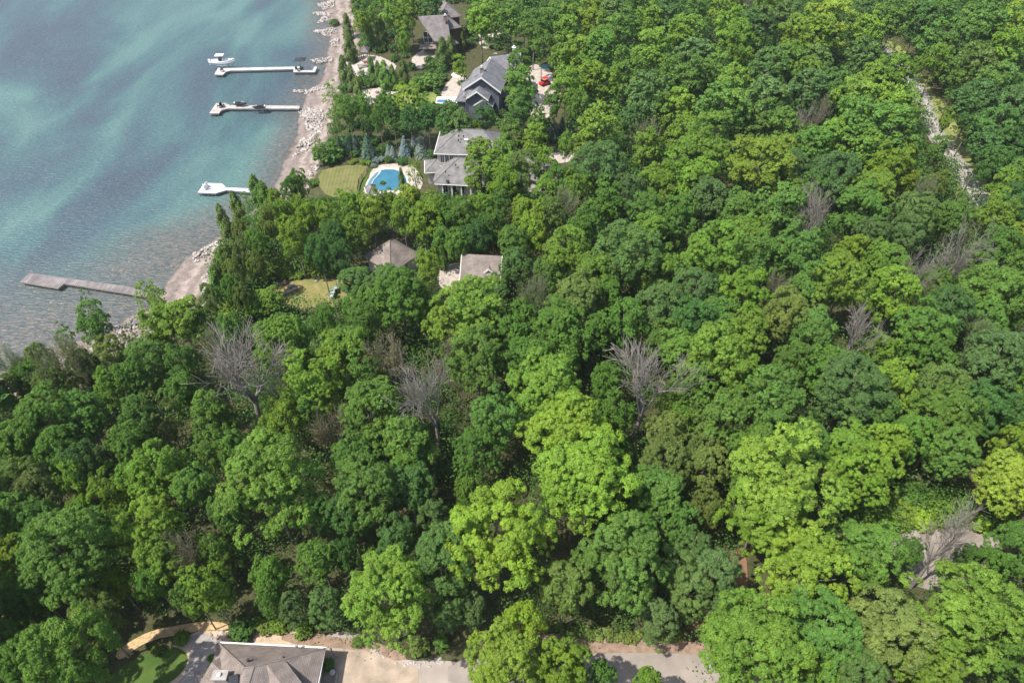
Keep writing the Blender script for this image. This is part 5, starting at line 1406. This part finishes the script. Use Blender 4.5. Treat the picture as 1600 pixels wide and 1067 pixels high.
SPECIAL = {
    (778, 832): 'big yellow-green maple glowing in the lower middle of the forest', (420, 756): 'large rounded light green maple at lower left, taller than its neighbours',
    (370, 572): 'wide-spreading bare grey tree, largest of the dead trees on the left', (676, 616): 'tall bare tree with twin pale stems left of the middle',
    (1009, 595): 'bare fan-shaped grey tree with straight trunk right of the middle', (1487, 842): 'leaning bare grey tree over the gravel clearing at lower right',
    (1492, 398): 'large bare brownish tree standing high in the right-hand canopy', (1435, 418): 'smaller bare brownish tree left of the large one on the right',
    (1273, 336): 'small bare tree poking out of the canopy at upper right', (901, 748): 'huge light green maple in the centre of the lower forest',
    (970, 876): 'full mid green maple just above the gravel lane', (602, 927): 'broad light green maple standing at the edge of the paver drive',
    (788, 1040): 'yellow-green maple at the bottom edge beside the gravel lane', (1188, 255): 'broad bright yellow-green maple in the upper right forest',
    (979, 390): 'large dull grey-green tree with pale twigs right of the gable garage', (935, 256): 'domed dull green tree right of the pool house',
    (1508, 955): 'very broad light green maple below the gravel clearing', (1218, 766): 'massive light green maple, left of the clearing',
    (462, 372): 'yellow-green maple rising over the upper edge of the dry lawn', (812, 140): 'tall dense green maple hiding the right end of the blue-grey house',
    (750, 245): 'light green maple standing in front of the pool house roof', (575, 232): 'widest dark spruce at the upper end of the striped lawn',
    (658, 228): 'largest silvery blue spruce, nearest to the pool house', (607, 236): 'smaller silvery blue spruce above the pool, left one of the small pair',
    (614, 240): 'smaller silvery blue spruce above the pool, right one of the small pair', (232, 565): 'dark layered pine rising behind the shoreline at left',
    (233, 461): 'airy light green tree overhanging the shore end of the wooden dock', (512, 240): 'dark rounded bush at the corner between riprap and striped lawn',
    (102, 1018): 'wide dark tree at the bottom left corner', (429, 600): 'slender bare tree right of the wide-spreading dead one',
    (1569, 748): 'yellow-green maple at the right edge above the gravel clearing', (1256, 895): 'yellow-green maple left of the gravel clearing',
    (1174, 1012): 'broad light green maple at the bottom right of the gravel lane', (637, 160): 'yellow-topped maple above the row of blue spruces',
}
ENT = [e.split() for e in TREES.replace('\n', '').split(',')]
BARE = [(float(a[0]), float(a[1]), float(a[2])) for a in ENT if len(a) > 3 and a[3][0] == 'b' and float(a[2]) > 26]
for a in ENT:
    if len(a) < 4: continue
    if a[3][0] in 'mohk' and any(abs(float(a[0]) - b[0]) < b[2] * 0.72 and -0.25 * b[2] < float(a[1]) - b[1] < b[2] * 1.35 for b in BARE): continue
    px, py, r = float(a[0]), float(a[1]), float(a[2])
    far = 1.12 + 0.10 * max(0.0, min(1.0, (420 - py) / 300)) * (1 if px > 850 else 0.3)
    plant(px, py, r * (far if a[3][0] in 'mo' else 1.0), a[3][0], a[3][1], SPECIAL.get((int(px), int(py))), h=float(a[4]) if len(a) > 4 else None)
# clipped and border shrubs
SHR = [(378, 984, 19, 'uM', 'large dense round clipped bush above the brown-roofed house'), (284, 996, 11, 'uM', 'low round bush at the top of the flagstone path'),
       (330, 1028, 6, 'uM', 'tiny bush tucked against the left side of the brown roof'), (513, 1038, 9, 'uM', 'round bush in the shade of the brown-roofed house'),
       (246, 1016, 9, 'uO', 'loose olive bush at the upper rim of the round lawn'), (414, 979, 12, 'uO', 'yellowish bush right of the large clipped bush'), (436, 978, 13, 'uL', 'light green bush below the smaller dusty pine near the house'),
       (474, 985, 13, 'uL', 'light green bush at the foot of the tallest pine near the house'), (398, 974, 10, 'uL', 'small light bush touching the large clipped bush'),
       (556, 251, 4, 'uL', 'small round green bush, left one of three by the striped lawn'), (567, 254, 5, 'uY', 'round yellow bush, middle one of three by the striped lawn'), (576.5, 254.5, 4.6, 'uY', 'round yellow bush, right one of three by the striped lawn'),
       (550, 254.5, 4, 'uY', 'low flat yellow bush at the left end of the bush row'), (588, 250.5, 6, 'uB', 'low silvery juniper at the upper corner of the pool'), (597, 248.5, 5.5, 'uB', 'second silvery juniper right of the first by the pool'),
       (584, 259, 4.5, 'uB', 'small silvery juniper below the other two'), (608, 249, 7, 'uD', 'dark rounded bush right of the silvery junipers'), (629, 252, 8, 'uD', 'dark rounded bush above the pool terrace'), (592, 244, 6, 'uD', 'dark low bush below the dark spruce'),
       (490, 286, 8, 'uM', 'round green bush at the shore corner of the striped lawn'), (655, 132, 14, 'uM', 'dense green bush left of the beige umbrella, left half'), (675, 128, 16, 'uM', 'dense green bush nearest the beige umbrella'),
       (522, 36, 7, 'uD', 'dark bush alone on the far beach'), (1408, 800, 20, 'uL', 'light shrub at the upper left of the gravel clearing'), (1440, 812, 18, 'uY', 'yellowish shrub above the gravel clearing'),
       (1380, 815, 20, 'uL', 'light shrub left of the gravel clearing'), (1470, 800, 20, 'uL', 'light shrub behind the leaning dead tree'), (1530, 815, 18, 'uY', 'yellow shrub right of the leaning dead tree'), (1425, 775, 22, 'uM', 'mid green shrub behind the clearing shrubs'),
       (1350, 790, 22, 'uM', 'mid green shrub at the dark forest edge left of the clearing'), (1510, 790, 18, 'uM', 'mid green shrub above the yellow shrub on the right'), (1081, 832, 20, 'uM', 'mid green shrub above the dusty pines'),
       (655, 1012, 14, 'uO', 'olive bush at the end of the pale stone edging'), (690, 1005, 12, 'uM', 'mid green bush at the far corner of the grey drive'), (560, 1002, 9, 'uO', 'small olive bush at the corner of the paver drive')]
for px, py, r, kc, lab in SHR:
    plant(px, py, r, kc[0], kc[1], lab)

# ------------------------------------------------------------------ labels that point at one tree each
LAND = [('the wooden dock', 150, 445), ('the broad white dock', 350, 295), ('the pale riprap beach', 485, 185), ('the grey chalet', 685, 45), ('the blue-grey gabled house', 750, 125), ('the tan-roofed pyramid garage', 609, 400),
        ('the gable garage', 750, 420), ('the swimming pool', 607, 280), ('the pool house', 715, 245), ('the dry lawn', 485, 462), ('the striped lawn', 540, 285), ('the brown-roofed house', 420, 1030), ('the paver drive', 585, 1045),
        ('the gravel lane', 1000, 1030), ('the gravel clearing', 1440, 850), ('the road bend at top right', 1385, 80), ('the lower gravel road', 1510, 275), ('the hidden road stretch', 1450, 190), ('the spreading dead tree', 370, 570),
        ('the twin-stemmed dead tree', 676, 620), ('the fan-shaped dead tree', 1009, 600), ('the glowing yellow maple', 778, 832), ('the big bare tree at right', 1492, 396), ('the yellow maple at upper right', 1188, 255),
        ('the rounded maple at lower left', 420, 756), ('the huge central maple', 901, 748), ('the wide dark corner tree', 102, 1018), ('the domed dull green tree', 935, 256), ('the pale-twigged grey tree', 979, 390),
        ('the bare treetop pair', 1208, 450), ('the leaning dead tree', 1487, 848), ('the red vehicle', 851, 133), ('the round lawn', 250, 1035), ('the dark shoreline pine', 232, 565), ('the massive lower-right maple', 1218, 766),
        ('the top right corner', 1590, 10), ('the top edge centre', 1130, 0), ('the right edge middle', 1595, 600), ('the bottom right corner', 1595, 1060), ('the left edge middle', 5, 720)]
ORD = ['', 'second', 'third', 'fourth', 'fifth', 'sixth', 'seventh', 'eighth', 'ninth', 'tenth']
def describe_all():
    groups = {}
    for rec in PLACED:
        x, y, R, px, py, r, kind, colc, root = rec
        best = min(LAND, key=lambda l: (l[1] - px) ** 2 + ((l[2] - py) * 1.1) ** 2)
        dx, dy = px - best[1], py - best[2]
        if abs(dx) > 1.8 * abs(dy): rel = 'right of' if dx > 0 else 'left of'
        elif abs(dy) > 1.8 * abs(dx): rel = 'in front of' if dy > 0 else 'beyond'
        else: rel = ('front right' if dx > 0 else 'front left') + ' of' if dy > 0 else ('back right' if dx > 0 else 'back left') + ' of'
        size = 'small' if r < 17 else 'medium-sized' if r < 32 else 'large'
        colw = CNAME[colc] if kind not in 'b' else 'grey'
        if kind == 'h': colw = 'brownish' if colc == 'R' else 'thinning olive'
        key = (size, colw, KNAME[kind][1], rel, best[0])
        groups.setdefault(key, []).append((math.hypot(dx, dy), rec))
    for key, lst in groups.items():
        lst.sort(key=lambda t: t[0])
        for i, (d, rec) in enumerate(lst):
            root = rec[8]
            if 'group' not in root:
                root['group'] = 'shrubs around the gardens and clearing' if rec[6] == 'u' else 'trees of the lakeside forest'
            if 'label' in root: continue
            size, colw, kn, rel, lm = key
            o_ = (ORD[min(i, 9)] + ' ') if i else ('nearest ' if len(lst) > 1 else '')
            root['label'] = f"{o_}{size} {colw} {kn} {rel} {lm}"
describe_all()

# ------------------------------------------------------------------ undergrowth and the woods outside the picture
OPEN_PX = [
    [(-300, -200), (545, -200), (535, 60), (520, 150), (515, 200), (500, 300), (400, 310), (350, 370), (350, 440), (330, 500), (200, 540), (60, 580), (-20, 640), (-300, 800)],
    [(195, 965), (360, 962), (560, 990), (620, 1010), (700, 1020), (770, 1040), (770, 1700), (-100, 1700), (150, 1040)],
    [(880, 990), (1090, 990), (1110, 1080), (1110, 1700), (770, 1700), (900, 1080)], [(1390, 825), (1550, 822), (1545, 905), (1420, 912)], [(418, 432), (548, 432), (556, 470), (480, 492), (430, 486)],
    [(497, 245), (700, 245), (700, 310), (500, 314)], [(865, 822), (915, 822), (915, 892), (865, 892)], [(735, 905), (800, 905), (800, 985), (735, 985)], [(455, 825), (490, 825), (495, 885), (455, 885)], [(655, 205), (800, 200), (870, 290), (760, 300), (660, 300)], [(705, 80), (810, 80), (810, 165), (690, 165)], [(648, 10), (725, 5), (725, 75), (690, 90), (645, 100)],
    [(535, 78), (600, 88), (628, 106), (600, 120), (540, 120)], [(548, 150), (570, 139), (640, 131), (650, 138), (612, 148), (565, 168)], [(560, 370), (660, 370), (660, 460), (560, 460)], [(680, 390), (790, 390), (790, 470), (680, 465)], [(815, 95), (890, 95), (890, 195), (815, 195)],
    [(1355, 55), (1410, 62), (1480, 160), (1560, 330), (1510, 330), (1440, 200), (1400, 130)], [(1045, 900), (1175, 850), (1165, 960), (1080, 1000)], [(850, 232), (910, 232), (905, 258), (850, 258)],
    [(600, 152), (640, 140), (680, 140), (680, 158), (620, 178)]]
def is_open(x, y, z=0.0):
    px, py = pix(x, y, z)
    return any(inpoly(px, py, p) for p in OPEN_PX)
def undergrowth():
    rng = np.random.default_rng(21)
    pts = []
    for _ in range(16000):
        x = rng.uniform(-110, 190); y = rng.uniform(14, 262)
        px, py = pix(x, y, 0)
        if px < -60 or px > 1660 or py < -25 or py > 1110: continue
        if rng.random() > min(1.0, 130 / depth(x, y, 0)) ** 0.5: continue
        if is_open(x, y): continue
        pts.append((x, y))
    pts = np.array(pts)
    d = shore_dist(pts); keep = d > 9; pts = pts[keep]; d = d[keep]
    n = len(pts); k = 140
    hgt = rng.uniform(1.0, 7.5, n) * np.where((pts[:, 1] > 112) & (pts[:, 0] < 14), 0.3, 1.0); w = 0.6 + hgt * rng.uniform(0.3, 0.45, n)
    D = norm(rng.normal(size=(n, k, 3)) + np.array([0, 0, 0.5]))
    C = np.stack([pts[:, 0], pts[:, 1], zt_arr(d) + hgt * 0.5], 1)[:, None] + D * np.stack([w, w, hgt * 0.5], 1)[:, None] * rng.uniform(0.5, 1.05, (n, k, 1))
    Nn = norm(D * 0.5 + np.array([0, 0, 0.6]) + rng.normal(size=D.shape) * 0.5)
    tint = np.repeat(rng.uniform(0.25, 0.75, n), k)
    V = leaf_quads(C.reshape(-1, 3), Nn.reshape(-1, 3), np.repeat(np.clip(depth(pts[:, 0], pts[:, 1], 0) / 360, 0.17, 0.45), k) * rng.uniform(0.7, 1.3, n * k), 0.8, rng)
    me = leaf_mesh('undergrowth', V, tint, M_LEAF)
    o = bpy.data.objects.new('undergrowth', me); COL.objects.link(o)
    o.color = (0.062, 0.132, 0.026, 1)
    tag(o, 'dark green saplings and brush filling the gaps between the forest trees', 'undergrowth', kind='stuff')
    return n
print('undergrowth clumps', undergrowth())
def clearing_brush(name, polys, n, hmin, hmax, col, label, seed):
    rng = np.random.default_rng(seed); pts = []
    for poly in polys:
        w = [P(a, b, 0)[:2] for a, b in poly]
        xs = [p[0] for p in w]; ys = [p[1] for p in w]
        c = 0
        while c < n:
            x = rng.uniform(min(xs), max(xs)); y = rng.uniform(min(ys), max(ys))
            if inpoly(x, y, w): pts.append((x, y)); c += 1
    pts = np.array(pts); m = len(pts); k = 60
    h = rng.uniform(hmin, hmax, m)
    D = norm(rng.normal(size=(m, k, 3)) + np.array([0, 0, 0.5]))
    C = np.stack([pts[:, 0], pts[:, 1], zt_arr(shore_dist(pts)) + h * 0.45], 1)[:, None] + D * np.stack([h * .7, h * .7, h * 0.5], 1)[:, None] * rng.uniform(0.6, 1.05, (m, k, 1))
    V = leaf_quads(C.reshape(-1, 3), norm(D * .6 + np.array([0, 0, .5]) + rng.normal(size=D.shape) * .45).reshape(-1, 3), rng.uniform(.18, .36, m * k), .9, rng)
    me = leaf_mesh(name, V, np.repeat(rng.uniform(0.05, 0.95, m), k), M_LEAF)
    o = bpy.data.objects.new(name, me); COL.objects.link(o); o.color = (*col, 1)
    return tag(o, label, 'brush', kind='stuff')
clearing_brush('brush', [[(1320, 790), (1400, 770), (1560, 775), (1590, 800), (1560, 826), (1480, 820), (1430, 824), (1395, 836), (1350, 830)]], 260, 0.7, 2.2, (0.12, 0.20, 0.03), 'light green and yellowish brush along the far side of the gravel clearing', 31)
clearing_brush('brush', [[(385, 425), (470, 408), (500, 425), (545, 436), (430, 437), (400, 450)], [(335, 480), (420, 478), (470, 492), (440, 510), (360, 505)]], 110, 0.5, 1.8, (0.13, 0.20, 0.035), 'sunlit brush bordering the dry lawn', 32)
clearing_brush('brush', [[(870, 975), (940, 985), (1000, 990), (1060, 985), (1060, 1000), (1000, 1002), (940, 1000), (880, 998)]], 90, 0.25, 0.9, (0.14, 0.19, 0.045), 'low scattered weeds on the brown bank above the gravel lane', 34)
clearing_brush('brush', [[(1370, 60), (1404, 64), (1430, 88), (1412, 92)], [(1452, 135), (1480, 165), (1505, 205), (1520, 235), (1508, 235), (1470, 180)]], 60, 0.15, 0.5, (0.17, 0.21, 0.05), 'tufts of grass along the road verge', 33)

def outer_woods():
    """woods beyond the frame: one mass of simpler crowns so that the forest goes on in every direction"""
    rng = np.random.default_rng(5)
    Vs, Ts = [], []
    base = [crown_arrays(s, R=6, c=7, nl=26, lr=2.0, npf=6, pr=1.0, k=6, leaf=1.15, rough=0.3, inner=0.4)[:2] for s in (201, 202, 203)]
    for gx_ in np.arange(-170, 330, 10.5):
        for gy_ in np.arange(-70, 420, 10.5):
            x = gx_ + rng.uniform(-3, 3); y = gy_ + rng.uniform(-3, 3)
            px, py = (pix(x, y, 12) if y > -30 else (9999, 9999))
            near_frame = -120 < px < 1720 and -60 < py < 1200
            if near_frame: continue
            if y < 34 and -40 < x < 24: continue
            if shore_dist([[x, y]])[0] < 13: continue
            if is_open(x, y) and y > 0 and -100 < px < 1700: continue
            if math.hypot(x, y) < 14: continue
            V, t = base[rng.integers(3)]
            a = rng.uniform(0, 6.28); s = rng.uniform(0.75, 1.1)
            R_ = np.array([[math.cos(a), -math.sin(a), 0], [math.sin(a), math.cos(a), 0], [0, 0, 1]])
            Vs.append((V @ R_.T) * s + np.array([x, y, 12.5 * s])); Ts.append(np.clip(t * 0.6 + rng.uniform(0, 0.4), 0, 1))
    V = np.concatenate(Vs); T = np.concatenate(Ts)
    me = leaf_mesh('surrounding_woods', V, T, M_LEAF)
    o = bpy.data.objects.new('surrounding_woods', me); COL.objects.link(o); o.color = (0.075, 0.155, 0.028, 1)
    tag(o, 'mass of green woodland carrying on beyond the edges of the view', 'woods', kind='stuff')
    print('outer crowns', len(Vs), 'faces', len(V) // 4)
outer_woods()
print('trees', len(PLACED))

# ------------------------------------------------------------------ summer haze
hz = MB().box((0, 0, 27.0), (7000, 7000, 106.0)).build('haze', bpy.data.materials.new('haze_air'), None, uv=False)
hz['kind'] = 'stuff'
hm = hz.data.materials[0]; hm.use_nodes = True
hn = hm.node_tree
hn.nodes.remove(hn.nodes['Principled BSDF'])
pv = hn.nodes.new('ShaderNodeVolumePrincipled')
pv.inputs['Color'].default_value = (0.92, 0.95, 1.0, 1)
pv.inputs['Density'].default_value = 0.00012
pv.inputs['Anisotropy'].default_value = 0.2
hn.links.new(pv.outputs[0], hn.nodes['Material Output'].inputs['Volume'])
SC.cycles.volume_bounces = 0
